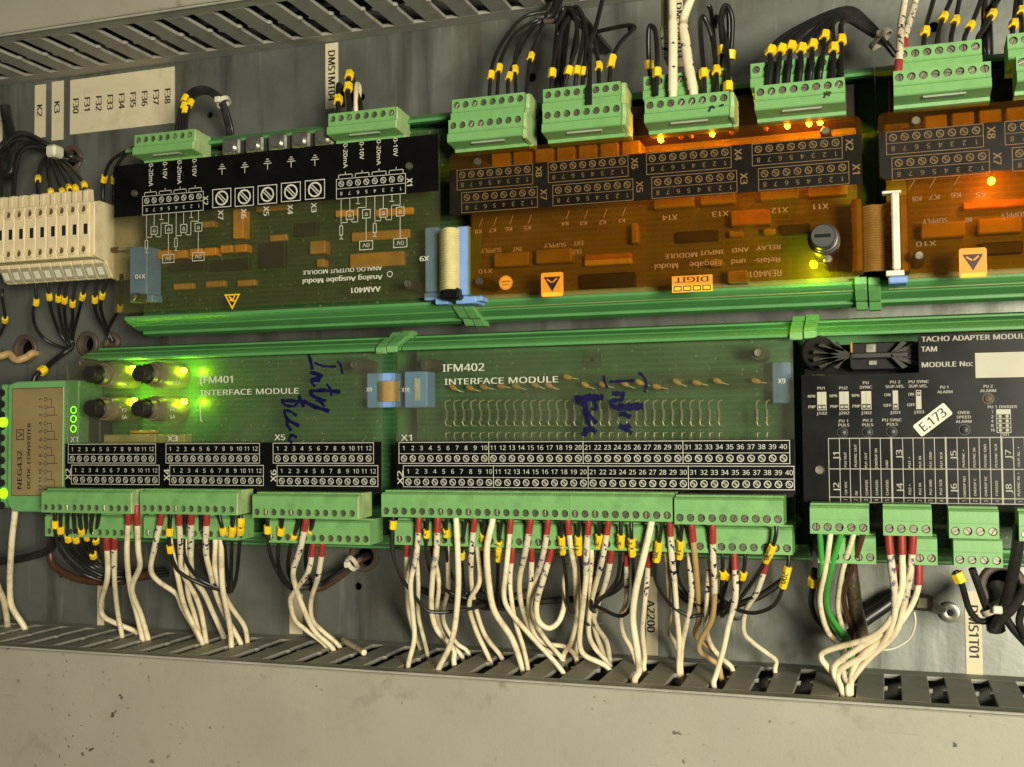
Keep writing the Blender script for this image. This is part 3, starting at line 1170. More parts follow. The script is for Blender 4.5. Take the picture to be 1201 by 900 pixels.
for s, px, py, L in (('0-20mA', 177.3, 205.3, 27), ('0-10V', 193.7, 200, 20), ('0-20mA', 210.7, 202, 28), ('0-10V', 228.3, 196.7, 21), ('0-20mA', 405.3, 182.7, 29), ('0-10V', 424.4, 176.7, 21), ('0-20mA', 444.4, 178.7, 30), ('0-10V', 464, 172.7, 22)):
    text(pr, s, px, py, L, 4.8, dp, -90, 0.1, A)
for (s, px, py), (qx, qy), (gx, gy) in zip((('X7', 259, 252.5), ('X6', 286, 251), ('X5', 312.5, 248), ('X4', 340.5, 246), ('X3', 368.3, 244)),
                                       ((260.3, 232.5), (286.7, 231), (313.8, 228.3), (341.3, 225.3), (369.5, 222.5)), ((260.7, 198.7), (287.3, 196.7), (314, 192.5), (341.7, 190), (369.5, 188))):
    text(pr, s, px, py, 11.5, 6, dp, -90, 0.2, A)
    x, z = U(qx, qy, A)
    pr.frame(x - 6, x + 6, z - 5.2, z + 5.2, 0.45, dp)
    screw_sign(pr, x, z, 3.9, dp)
    x, z = U(gx, gy, A)
    for w_, h_ in ((4.6, 0.3), (2.8, 1.5), (1.2, 2.7)):
        pr.line([(x - w_ / 2, z + h_), (x + w_ / 2, z + h_)], 0.4, dp)
    pr.line([(x, z), (x, z - 3)], 0.4, dp)
text(pr, 'AAM401', 428.3, 340, 36, 6.2, dp, 180, 0.3, A)
text(pr, 'Analog Ausgabe Modul', 401, 328, 94, 5.4, dp, 180, 0.3, A)
text(pr, 'ANALOG OUTPUT MODULE', 401, 317.5, 93, 4.6, dp, 180, 0.2, A)
text(pr, 'X9', 497.6, 303.5, 11, 5.6, dp, 180, 0.25, A)
text(pr, 'X10', 164.5, 324.5, 12, 5, dp, 180, 0.25, A)
x, z = U(457.4, 321.7, A)
pr.ring(x, z, 1.5, 0.4, dp)
part('printed_marks', pr, 'print_white', cv)
x, z = U(272.5, 351, A)
esd(cv, x, z, 5.2, A + 0.05, 'sticker_yellow', 'sticker_black')
# parts on its board (seen through the cover)
for px0, py0, px1, py1, h, m in ((185, 294, 200, 303, 7, 'amber_part'), (203, 294, 218, 302, 7, 'amber_part'), (222, 292, 237, 300, 7, 'amber_part'), (239, 291, 253, 299, 7, 'amber_part'), (258, 288, 272, 296, 7, 'amber_part'), (275, 287, 289, 295, 7, 'amber_part'),
                                (203, 333, 226, 339, 4, 'tan_part'), (241, 330, 263, 336, 4, 'tan_part'), (278, 329, 299, 335, 4, 'tan_part'), (273, 246, 285, 279, 8, 'amber_part'), (300, 238, 336, 246, 4, 'tan_part'), (393, 247, 418, 253, 4, 'amber_part'), (440, 246, 484, 251, 3, 'amber_part'), (412, 273, 480, 279, 3, 'tan_part'), (410, 298, 473, 311, 4, 'tan_part'), (363, 283, 381, 297, 7, 'tan_part'), (371, 304, 380, 313, 6, 'tan_part'), (316, 276, 336, 282, 3, 'tan_part'), (236, 260, 251, 266, 5, 'tan_part')):
    x0, z1 = U(px0, py0, DB + h)
    x1, z0 = U(px1, py1, DB + h)
    part('capacitor', MB().box(x0, x1, DB + 0.1, DB + h, z0, z1), m, b, 0.5)
for px0, py0, px1, py1 in ((303, 285, 334, 313), (246, 306, 292, 316), (196, 306, 240, 316), (345, 262, 372, 276)):
    x0, z1 = U(px0, py0, DB + 3)
    x1, z0 = U(px1, py1, DB + 3)
    part('chip', MB().box(x0, x1, DB + 0.1, DB + 3, z0, z1), 'chip', b, 0.3)
rr = random.Random(3)
for i in range(5):
    x, z = U(270 + i * 27.2, 172 - i * 2.6, 66)
    f = part('shield_clamp', MB().box(x - 6, x + 6, 56, 66, z - 5, z + 5), 'steel', t, 1.2)
    part('clamp_screw', MB().cyl((x, 66.1, z), (0, 1, 0), 3.2, 1.5, 14), 'steel', f, smooth=True)
for px, py in ((480, 195), (158, 227), (478, 333), (157, 348)):
    pillar(t, *U(px, py, A), DB, A, 2.6)


# ------------------------------------------------------------------ ribbon headers and cables
def header(t, px0, py0, px1, py1, d0, d1, m='blue', latch=True):
    x0, z1 = U(px0, py0, d1)
    x1, z0 = U(px1, py1, d1)
    h = part('ribbon_socket', MB().box(x0, x1, d0, d1, z0, z1), m, t, 0.5)
    if latch:
        part('latch', MB().box(x0 - 1.5, x1 + 2.5, d0 + 2, d1 - 2, z0 - 4.2, z0 - 0.1), m, h, 0.5)
    return h


header(t, 152, 290, 172, 345, 56, 70)
header(t, 498, 267, 513, 342, 56, 70, 'blue')


# ================================================================== relay modules (amber covers)
def relay_module(name, label, xl, xr, step, dark_tables, cut=None):
    t = thing(name, label, 'circuit module', (xl, 0, 60))
    A = 84.0
    DB = 58.0
    carrier(t, xl - 1.0 if cut else xl, xr if cut else xr + 6.2, ZUT, ZUB)
    b = board(t, xl + 3, xr - 3, 66, 146.5, DB, 'board_amber')
    zt, zb = 145.6, 70.0
    poly = [(xl, zt), (xl, step[1]), (step[0], step[1]), (step[0], zb), (xr, zb), (xr, zt)]
    cv = sheet(t, rounded(poly, [3.5, 2.5, 0, 1.5, 4.5, 4.0]), A, 'amber_cover')
    part('shade_strip', MB().box(xl + 5, xr - 3, 34, 66, 148.5, 166), 'black_plastic', t, 0.5)  # black strip added to block LED glow and darken gaps between connectors
    zd1 = U(883, 167.4, A)[1]
    zd0 = step[1] + 0.1
    part('dark_band', MB().prism([(xl + 0.2, zd1 - 0.5), (xl + 0.2, zd0 + 2), (xl + 2, zd0 + 0.2), (xr - 0.3, zd0 + 0.2), (xr - 0.3, zd1 - 0.5)], A + 0.02, A + 0.1), 'panel_brown', cv)
    return t, b, cv, A, DB


RZ = {}
A_ = 84.0
RZ['u'] = (U(883, 169.4, A_)[1], U(883.5, 182.5, A_)[1], U(884, 194.7, A_)[1])
RZ['l'] = (U(890.4, 198, A_)[1], U(890.8, 211, A_)[1], U(891, 223.6, A_)[1])
t, b, cv, A, DB = relay_module('relay_module', 'relay and input module under an amber cover, three amber lights at its right', -215.2, -8.2, (-203.6, 112.7), True)
joint_clip(t, U(1018, 345, 55)[0], ZUB, -1, 12)
REM, REMB = t, b
pr = MB()
dp = A + 0.17
for nme, px, row in (('X8', 542.3, 'u'), ('X7', 547.5, 'l'), ('X6', 649.6, 'u'), ('X5', 654.8, 'l'), ('X4', 765.4, 'u'), ('X3', 771.3, 'l'), ('X2', 890.0, 'u'), ('X1', 896.9, 'l')):
    py = 205
    x0 = U(px, py, A)[0]
    table(pr, x0, 8, 5.09, *RZ[row], list('87654321'), dp, 180, 1.6, w=0.3, dig=2.2)
    text_mm(pr, nme, x0 + 7 * 5.09 + 6.3, RZ[row][1] + 1.0, 3.3, dp, -90, 5.6, 0.25)
q = lambda zx, zy: (520 + zx * .21667, 150 + zy * .21667)
part('printed_marks', pr, 'print_tan', cv)
p2 = MB()
for s, zx, zy in (('K8', 190, 562), ('K7', 268, 555), ('K6', 355, 548), ('K5', 455, 543), ('K4', 660, 520), ('K3', 760, 517), ('K2', 863, 512), ('K1', 965, 503)):
    text(p2, s, *q(zx, zy), 9, 4.6, dp, 180, 0.15, A)
    a = U(*q(zx + 5, zy - 25), A)
    c_ = U(*q(zx + 22, zy - 70), A)
    p2.line([a, c_], 0.3, dp)
for s, zx, zy, w_ in (('INT', 400, 657, 11), ('SUPPLY', 260, 665, 24), ('SUPPLY', 605, 637, 26), ('EXT', 732, 625, 12), ('OUT', 722, 672, 12), ('X10', 228, 777, 17)):
    text(p2, s, *q(zx, zy), w_, 5, dp, 180, 0.1, A)
q2 = lambda zx, zy: (760 + zx * .21667, 120 + zy * .21667)
for s, zx, zy, w_ in (('X14', 118, 625, 18), ('X13', 390, 605, 20), ('X12', 712, 585, 20), ('X11', 930, 565, 20)):
    text(p2, s, *q2(zx, zy), w_, 6, dp, 180, 0.2, A)
q3 = lambda zx, zy: (760 + zx / 4.62, 280 + zy / 4.62)
for s, zx, zy, w_, h_ in (('REM401', 635, 190, 40, 7.5), ('Modul', 100, 150, 29, 6), ('Eingabe', 312, 138, 38, 6), ('und', 490, 125, 18, 6), ('Relais-', 645, 118, 32, 6), ('MODULE', 180, 92, 39, 5.4), ('INPUT', 345, 75, 28, 5.4), ('AND', 500, 62, 20, 5.4), ('RELAY', 655, 48, 29, 5.4)):
    text(p2, s, *q3(zx, zy), w_, h_, dp, 180, 0.2, A)
part('printed_text', p2, 'print_dim', cv)


def amber_sticker(cv, px0, py0, px1, py1, d):
    x0, z1 = U(px0, py0, d)
    x1, z0 = U(px1, py1, d)
    s = part('warning_sticker', MB().prism(rounded([(x0, z0), (x1, z0), (x1, z1), (x0, z1)], 1.2, 3), d, d + 0.12), 'sticker_orange', cv)
    part('yellow_edge', MB().box(x0 + 0.8, x1 - 0.8, d + 0.14, d + 0.18, z0 + 0.3, z0 + 2.2), 'sticker_yellow', s)
    cx, cz = (x0 + x1) / 2, (z0 + z1) / 2 + 0.6
    w = (x1 - x0) * 0.38
    part('triangle_symbol', MB().prism([(cx - w, cz + w * .75), (cx + w, cz + w * .75), (cx, cz - w * .95)], d + 0.14, d + 0.2), 'sticker_black', s)
    g = MB().line([(cx - w * .55, cz + w * .45), (cx, cz + w * .05), (cx + w * .5, cz + w * .5)], w * .16, d + 0.24)
    part('hand_symbol', g, 'sticker_orange', s)


amber_sticker(cv, 634.5, 320.5, 661, 347.5, A + 0.05)
x, z = U(593.3, 331.8, A)
st = part('round_sticker', MB().cyl((x, A + 0.05, z), (0, 1, 0), 3.7, 0.12, 24), 'sticker_orange', cv)
g = MB().ring(x, z, 3.3, 0.3, A + 0.21, 20)
part('sticker_print', g.line([(x - 2, z + .6), (x + 2, z + .6)], 0.9, A + 0.21).line([(x - 1.6, z - 1), (x + 1.6, z - 1)], 0.7, A + 0.21), 'print_dim', st)
x0, z1 = U(788, 324.5, A)
x1, z0 = U(836, 341.5, A)
st = part('digit_sticker', MB().box(x0, x1, A + 0.05, A + 0.16, z0, z1), 'sticker_orange', cv)
part('yellow_edge', MB().box(x0 + .1, x1 - .1, A + 0.162, A + 0.18, z0 + .1, z0 + 3.6), 'sticker_yellow', st)
g = MB()
text_mm(g, 'DIGIT', (x0 + x1) / 2, z1 - 2.0, 2.6, A + 0.22, 180, (x1 - x0) * 0.85, 0.25)
for k in range(4):
    xa = x0 + 1.0 + k * (x1 - x0 - 1) / 4
    g.frame(xa, xa + (x1 - x0) / 4 - 1.4, z0 + 0.8, z0 + 3.0, 0.5, A + 0.2)
part('sticker_print', g, 'sticker_black', st)


def relay_parts(b, spots, d):
    for nm, px0, py0, px1, py1, h, m in spots:
        x0, z1 = U(px0, py0, d + h)
        x1, z0 = U(px1, py1, d + h)
        part(nm, MB().box(x0, x1, d + 0.1, d + h, z0, z1), m, b, 0.6)


spots = [('relay', 576 + i * 25.5, 180 - i * 2.3, 598 + i * 25.5, 202 - i * 2.3, 14, 'relay_case') for i in range(7)]
spots += [('relay_socket', 579, 297, 620, 311, 8, 'rem_part'), ('relay_socket', 628, 293, 670, 307, 8, 'rem_part'), ('jumper_row', 685, 299, 740, 303, 5, 'tan_part'), ('jumper_row', 685, 305, 740, 309, 5, 'wire_white'),
          ('capacitor', 740, 262, 748, 285, 8, 'rem_part'), ('relay_socket', 766, 230, 813, 242, 8, 'rem_part'), ('relay_socket', 821, 227, 862, 238, 8, 'rem_part'), ('relay_socket', 891, 222, 936, 232, 8, 'rem_part'), ('relay_socket', 947, 216, 994, 228, 8, 'rem_part'),
          ('capacitor', 857, 248, 903, 262, 9, 'tan_part'), ('capacitor', 855, 271, 871, 277, 6, 'relay_case'), ('capacitor', 895, 268, 909, 274, 6, 'relay_case'), ('capacitor', 832, 304, 847, 312, 8, 'rem_part'), ('capacitor', 853, 318, 877, 331, 10, 'rem_part'),
          ('chip', 793, 272, 842, 282, 4, 'chip'), ('chip', 915, 264, 950, 274, 4, 'chip'), ('chip', 680, 322, 745, 336, 4, 'chip')]
relay_parts(b, spots, DB)
for px, py in ((560, 190), (562, 330), (968, 154), (971, 304)):
    pillar(t, *U(px, py, A), DB, A, 2.6)
x, z = U(965, 277, 96)
f = part('fuse_holder', MB().lathe_d(x, z, [(58.2, 7.4), (80, 7.4), (87, 7.3), (87.4, 6.6), (90, 6.5), (90.2, 5.9), (96, 5.7), (97, 5.1), (97, 0.01)], 26), 'knob_grey', t, smooth=True)
part('slot', MB().box(x - 3.6, x + 3.6, 97.05, 97.15, z - 0.8, z + 0.8), 'hole_black', f)
for px, py in ((774, 163), (834.5, 156), (923, 146.5), (948.5, 144), (961.5, 142.5)):
    led(t, px, py, 78, 'led_amber', 1.25)
for px, py in ((798, 159.5), (810, 158.5), (858, 154), (897.5, 149.5)):
    led(t, px, py, 78, 'amber_part', 1.2)
led(t, 954, 310, 80, 'led_green', 1.7)
header(t, 535, 266, 551, 346, 60, 79, 'blue')
x0, z1 = U(998, 234, 76)
x1, z0 = U(1012, 318, 76)
part('ribbon_socket', MB().box(x0, x1, 60, 76, z0, z1), 'ribbon_brown', t, 0.5)

t, b, cv, A, DB = relay_module('relay_module', 'second relay module under an amber cover, cut off by the right edge', -0.7, 206, (11.0, 114.1), True, True)
pr = MB()
dp = A + 0.17
qq = lambda zx, zy: (1010 + zx * .2445, 110 + zy * .2445)
for nme, px, row in (('X8', 1048, 'u'), ('X7', 1054, 'l'), ('X6', 1188.0, 'u'), ('X5', 1196, 'l')):
    x0 = U(px, 190, A)[0]
    table(pr, x0, 8, 5.09, *RZ[row], list('87654321'), dp, 180, 1.6, w=0.3, dig=2.2)
    text_mm(pr, nme, x0 + 7 * 5.09 + 6.3, RZ[row][1] + 1.0, 3.3, dp, -90, 5.6, 0.25)
for s, zx, zy, w_ in (('K8', 268, 505, 12), ('K7', 352, 497, 14), ('K6', 455, 487, 13), ('K5', 575, 485, 13), ('SUPPLY', 355, 610, 30), ('INT', 515, 605, 9), ('SUPPLY', 730, 580, 30), ('X10', 310, 720, 24)):
    text(pr, s, *qq(zx, zy), w_, 5.5, dp, 180, 0.15, A)
for zx, zy in ((245, 440), (345, 430), (460, 420)):
    pr.line([U(*qq(zx - 15, zy + 20), A), U(*qq(zx + 12, zy - 25), A)], 0.3, dp)
part('printed_marks', pr, 'print_tan', cv)
amber_sticker(cv, 1124.5, 292, 1158, 325, A + 0.05)
relay_parts(b, [('relay', 1084 + i * 32, 136 - i * 3.2, 1111 + i * 32, 158 - i * 3.2, 14, 'relay_case') for i in range(5)] + [('relay_socket', 1080, 262, 1132, 277, 8, 'rem_part'), ('relay_socket', 1147, 257, 1200, 272, 8, 'rem_part'), ('jumper_row', 1130, 237, 1210, 241, 5, 'tan_part'), ('chip', 1150, 285, 1200, 297, 4, 'chip')], DB)
for px, py in ((1074, 142), (1078, 300)):
    pillar(t, *U(px, py, A), DB, A, 2.8)
led(t, 1163, 211.5, 80, 'led_amber', 1.5)


# ================================================================== lower row: interface modules
def cap_drop(b, x, d, z, r, ang):
    """tantalum bead on bent leads"""
    a = math.radians(ang)
    me = MB().tube([(x - math.cos(a) * r * 1.5, d, z - math.sin(a) * r * 1.5), (x - math.cos(a) * r, d + .3, z - math.sin(a) * r), (x, d + .5, z), (x + math.cos(a) * r * 1.3, d + .4, z + math.sin(a) * r * 1.3), (x + math.cos(a) * r * 1.9, d, z + math.sin(a) * r * 1.9)], [0.2, r * .8, r, r * .7, 0.2], 10)
    c = part('capacitor', me, 'tan_part', b, smooth=True)
    part('lead', MB().tube([(x + math.cos(a) * r * 1.8, d, z + math.sin(a) * r * 1.8), (x + math.cos(a) * r * 3.4, d - 1, z + math.sin(a) * r * 3.0), (x + math.cos(a) * r * 3.6, d - 3, z + math.sin(a) * r * 3.0)], 0.4, 6), 'lead_wire', c, smooth=True)


def interface(name, label, xl, xr, px_split):
    t = thing(name, label, 'circuit module', (xl, 0, -68))
    A, DB = 77.0, 53.0
    carrier(t, xl - 3.0, xr + 4.6, ZLT, ZLB)
    b = board(t, xl + 2, xr - 2, -60, 44, DB, 'board_green')
    zt, zb = 42.6, U(600, 580.5, A)[1]
    cv = sheet(t, rounded([(xl, zt), (xl, zb), (xr, zb), (xr, zt)], [0, 4, 4, 0]), A, 'clear_cover')
    zs = U(600, 517.4, A)[1]
    part('black_band', MB().prism(rounded([(xl + .2, zs), (xl + .2, zb + .2), (xr - .2, zb + .2), (xr - .2, zs)], [0, 3.8, 3.8, 0]), A + 0.02, A + 0.12), 'panel_black', cv)
    return t, b, cv, A, DB


ZR1 = (U(600, 518.5, 77)[1], U(600, 532.0, 77)[1], U(600, 543.7, 77)[1])
ZR2 = (U(600, 546.5, 77)[1], U(600, 560.3, 77)[1], U(600, 572.0, 77)[1])

t, b, cv, A, DB = interface('interface_module', 'narrow interface module with four fuse holders and lit green lights', -466.2, -258.2, 0)
pr = MB()
dp = A + 0.2
n12 = [str(i + 1) for i in range(12)]
for px in (85, 200, 326):
    x0 = U(px, 538, A)[0]
    table(pr, x0, 12, 5.07, *ZR1, n12, dp, 0, 1.6, 'num', 0.32, 2.3)
    table(pr, x0 + 2.5, 12, 5.07, *ZR2, n12, dp, 0, 1.6, 'num', 0.32, 2.3)
for s, px, py, w_, r_ in (('X1', 88, 515.5, 10.5, 0), ('X3', 203, 514.5, 12.5, 0), ('X5', 328.8, 513, 13, 0), ('X2', 80.2, 556, 13.5, 90), ('X4', 195.8, 557, 14, 90), ('X6', 321, 558, 14.5, 90)):
    text(pr, s, px, py, w_, 6.4, dp, r_, 0.2, A)
text(pr, 'IFM401', 254.7, 445.5, 41.5, 8, dp, 0, 0.25, A)
text(pr, 'INTERFACE MODULE', 292, 459.7, 116, 6.4, dp, 0, 0.2, A)
for s, px, py, w_ in (('5A', 146.6, 451.5, 6), ('3.15A', 206, 449, 12), ('5A', 146, 489.5, 6), ('F4', 202.5, 480.5, 6), ('5A', 202.5, 489, 6), ('F3', 146, 481, 6)):
    text(pr, s, px, py, w_, 4, dp, 0, 0.1, A)
text(pr, 'X9', 433.2, 457, 7, 4.5, dp, 0, 0.1, A)
for ya, yb in (((431, 453)), ((472, 495))):
    pr.brush([U(237, ya, A), U(235.3, ya + 4, A), U(235.5, yb - 4, A), U(237.3, yb, A)], 0.6, dp)
part('printed_marks', pr, 'print_white', cv)
hw = MB()
for st, w_ in (([(315, 80), (335, 140), (350, 215)], 1.9), ([(370, 155), (450, 185), (560, 188)], 1.2), ([(570, 140), (600, 180), (615, 255)], 1.3), ([(330, 240), (435, 268), (340, 305), (420, 312)], 1.9), ([(335, 310), (350, 335), (375, 365)], 1.5), ([(335, 405), (450, 398), (595, 412)], 2.0), ([(475, 340), (510, 390), (515, 445)], 1.4), ([(340, 400), (335, 430), (400, 470), (470, 490)], 1.9), ([(380, 480), (440, 515), (450, 545)], 1.5),
               ([(270, 490), (380, 545), (500, 580)], 2.1), ([(75, 488), (180, 490), (290, 505)], 1.8), ([(80, 490), (120, 530), (200, 530), (240, 450)], 1.6), ([(235, 440), (255, 500), (275, 545)], 1.8), ([(100, 575), (150, 580), (215, 620)], 1.6), ([(105, 580), (130, 650), (235, 712)], 1.9), ([(130, 640), (130, 700), (165, 755)], 1.8), ([(150, 790), (185, 795), (215, 815)], 1.7), ([(155, 800), (150, 840), (175, 860)], 1.7)):
    hw.brush([U(320 + x / 7.5, 405 + y / 7.5, A) for x, y in st], w_, dp + 0.12)
part('handwriting', hw, 'marker_blue', cv)
# fuse holders through the cover
for tx, ty, bx in ((104, 439, 128.5), (162, 438, 185.5), (105, 479, 129), (161, 479, 186)):
    x, z = U(tx, ty, 93)
    f = part('fuse_holder', MB().lathe_d(x, z, [(53.1, 7.4), (78, 7.4), (79, 6.9), (80, 6.9), (80, 5.9), (85.6, 5.7)], 26), 'fuse_body', t, smooth=True)
    part('cap', MB().lathe_d(x, z, [(84, 5.2), (85.7, 5.2), (86, 4.9), (92.4, 4.7), (93, 4.2), (93, 0.01)], 24), 'fuse_cap', f, smooth=True)
    part('slot', MB().box(x - 2.6, x + 2.6, 93.04, 93.1, z - 0.5, z + 0.5), 'hole_black', f)
for px, py in ((154, 432), (213, 434.5), (155, 470), (213.5, 471)):
    led(t, px, py, 65, 'led_green', 1.5, 3)
for px, py in ((86.5, 481), (86.3, 491.5), (86.3, 503)):
    x, z = U(px, py, A)
    part('indicator_ring', MB().ring(x, z, 2.0, 0.4, A + 0.2, 18), 'led_dimgreen', cv)
# terminals and relays on the board
for px0, py0, px1, py1, h, m in ((98, 482, 117, 519, 12, 'black_plastic'), (118, 510, 182, 520, 8, 'relay_case'), (185, 510, 216, 520, 8, 'relay_case'), (152, 505, 182, 508, 4, 'tan_part')):
    x0, z1 = U(px0, py0, DB + h)
    x1, z0 = U(px1, py1, DB + h)
    part('terminal_bar', MB().box(x0, x1, DB + .1, DB + h, z0, z1), m, b, 0.4)
for i in range(9):
    x, z = U(238 + i * 23.5, 517 + (i % 2), 66)
    part('lead', MB().tube([(x - 1.5, 60, z - 3), (x - .6, 66, z - .6), (x + 1.0, 66.5, z + .6)], 0.35, 6), 'lead_wire', b, smooth=True)
for px, py in ((415, 428), (92, 427)):
    pillar(t, *U(px, py, A), DB, A, 3.6)
header(t, 430, 438, 463, 478, 56, 68, 'blue', False)
IF1 = t
joint_clip(t, U(466, 404, 50)[0], ZLT, 1, 13)

t, b, cv, A, DB = interface('interface_module', 'wide interface module with forty numbered terminals and handwriting on its cover', -249.8, -41.8, 0)
pr = MB()
n40 = [str(i + 1) for i in range(40)]
x0 = U(474, 538, A)[0]
p40 = (U(919, 538, A)[0] - x0) / 39
table(pr, x0, 40, p40, *ZR1, n40, dp, 0, 1.6, 'num', 0.32, 2.3)
table(pr, x0 + 2.5, 40, p40, *ZR2, n40, dp, 0, 1.6, 'num', 0.32, 2.3, right=-42.4)
for k in (10, 20, 30):
    for zr, o in ((ZR1, 0), (ZR2, 2.5)):
        xx = x0 + o + (k - .5) * p40
        pr.line([(xx, zr[0]), (xx, zr[2])], 0.34, dp + 0.01)
text(pr, 'X1', 478.2, 513.6, 15.5, 7, dp, 0, 0.2, A)
text(pr, 'X2', 469.6, 560, 17, 6.6, dp, 90, 0.2, A)
text(pr, 'IFM402', 543.7, 431.3, 50, 8.6, dp, 0, 0.25, A)
text(pr, 'INTERFACE MODULE', 587, 446.5, 134, 7, dp, 0, 0.2, A)
text(pr, 'X10', 476, 457.5, 9, 5, dp, 0, 0.1, A)
text(pr, 'X9', 917, 447, 9, 5.5, dp, 0, 0.1, A)
part('printed_marks', pr, 'print_white', cv)
hw = MB()
for st, w_ in (([(435, 155), (440, 220), (475, 305)], 1.2), ([(500, 230), (650, 222), (790, 215)], 1.3), ([(845, 120), (905, 180), (930, 260), (915, 355)], 1.4), ([(530, 365), (600, 370), (680, 372)], 2.4), ([(655, 380), (635, 440), (530, 455), (520, 500), (590, 540)], 2.1), ([(590, 520), (700, 528), (800, 520), (900, 515)], 3.6), ([(615, 610), (680, 610), (745, 650)], 2.4), ([(615, 745), (690, 770), (745, 735)], 2.9), ([(650, 770), (705, 795), (765, 835)], 2.0),
               ([(95, 435), (200, 425), (300, 420), (430, 412)], 3.4), ([(255, 370), (275, 410)], 1.8), ([(120, 465), (190, 480), (245, 490)], 2.6), ([(200, 450), (210, 560), (240, 680), (265, 760)], 2.2), ([(225, 500), (235, 580), (270, 600)], 2.2), ([(300, 440), (335, 500), (345, 550), (280, 545)], 1.6), ([(200, 590), (280, 640), (350, 715)], 2.0), ([(200, 870), (215, 800), (270, 775), (345, 825)], 2.4), ([(225, 820), (270, 790), (320, 800)], 2.4)):
    hw.brush([U(665 + x / 10, 425 + y / 10, A) for x, y in st], w_, dp + 0.12)
part('handwriting', hw, 'marker_blue', cv)
# one resistor with bent leads behind every terminal
for i in range(40):
    if i in (32, 33, 34) or i > 36:
        continue
    px = 522.5 + i * 10.05 + max(0, i - 14) * 0.055 * (i - 14) * 0.55
    zz = lambda y: U(px, y, 68)[1]
    xx = U(px, 490, 68)[0]
    r = part('resistor', MB().tube([(xx, 66, zz(480)), (xx, 66, zz(494))], 1.0, 6), 'resistor', b, smooth=True)
    part('lead', MB().tube([(xx + 1.3, 64, zz(470) + .3), (xx + 0.3, 68, zz(471)), (xx - .1, 68.5, zz(474)), (xx - 0.2, 66.5, zz(481.5))], 0.42, 6), 'lead_wire', r, smooth=True)
    part('lead', MB().tube([(xx - .1, 66.5, zz(490)), (xx, 68.4, zz(495)), (xx + .3, 68, zz(499)), (xx + 1.5, 64, zz(500))], 0.42, 6), 'lead_wire', r, smooth=True)
    part('lead', MB().tube([(xx + 1.2, 64, zz(507.5)), (xx + 0.3, 68, zz(508.3)), (xx, 68.4, zz(512)), (xx - .1, 66, zz(517))], 0.4, 6), 'lead_wire', r, smooth=True)
for zx, zy in ((-275, 97), (-195, 100), (-130, 96), (-50, 92), (20, 92), (110, 85), (175, 88), (262, 50), (345, 85), (430, 85), (530, 80), (600, 75), (680, 95), (775, 72), (868, 76), (965, 68), (1145, 68)):
    x, z = U(600 + zx / 4, 430 + zy / 4, 60)
    cap_drop(b, x, 60, z, 1.5, -22 + random.uniform(-12, 10))
x, z = U(693, 422, 56)
part('test_pad', MB().box(x - 5, x + 5, 53.1, 53.6, z - 4, z + 4), 'board_dark', b)
part('pad_hole', MB().cyl((x, 53.62, z), (0, 1, 0), 1.1, 0.05, 12), 'hole_black', b)
x0_, z1_ = U(610, 441, 55)
x1_, z0_ = U(900, 457, 55)
part('solder_strip', MB().box(x0_, x1_, 53.05, 53.2, z0_, z1_), 'board_dark', b)
x0_, z1_ = U(905, 425, 64)
x1_, z0_ = U(928, 473, 64)
part('ribbon_socket', MB().box(x0_, x1_, 53.1, 64, z0_, z1_), 'blue_dark', t, 0.5)
for px, py in ((497, 427), (889, 414)):
    pillar(t, *U(px, py, A), DB, A, 3.4)
header(t, 474, 436, 501, 478, 56, 68, 'blue', False)
part('contact_row', MB().box(*[U(p_, 455, 69)[0] for p_ in (486, 492)], 68.1, 69, U(486, 470, 69)[1], U(486, 444, 69)[1]), 'ivory', t)
joint_clip(t, U(944, 386, 50)[0], ZLT, 1, 13)

# ------------------------------------------------------------------ tacho adapter module
AT = 80.0
t = thing('tacho_module', 'black tacho adapter module with printed tables at the lower right', 'circuit module', (-36, 0, -68))
carrier(t, -34.4, 190, ZLT, ZLB)
bt = board(t, -33, 186, -62, 40, 56, 'board_dark')
zt, zb = 42.2, U(1060, 592, AT)[1]
xn, zn = U(1077.5, 437, AT)
xl = U(941, 520, AT)[0]
xr = 186
fp = part('front_panel', MB().prism(rounded([(xl, zn), (xl, zb), (xr, zb), (xr, zt), (xn, zt), (xn, zn)], [0, 1.5, 1.5, 0, 2, 0]), AT - 1.6, AT), 'panel_black', t, 0.2)
pr = MB()
pb = MB()
dp = AT + 0.12
q = lambda zx, zy: (940 + zx * .2173, 390 + zy * .2173)


def tt(s, zx, zy, zw, zh, rot=0, bold=0.0, mb=None):
    text(pr if mb is None else mb, s, *q(zx, zy), zw * .2173, zh * .2173, dp, rot, bold, AT)


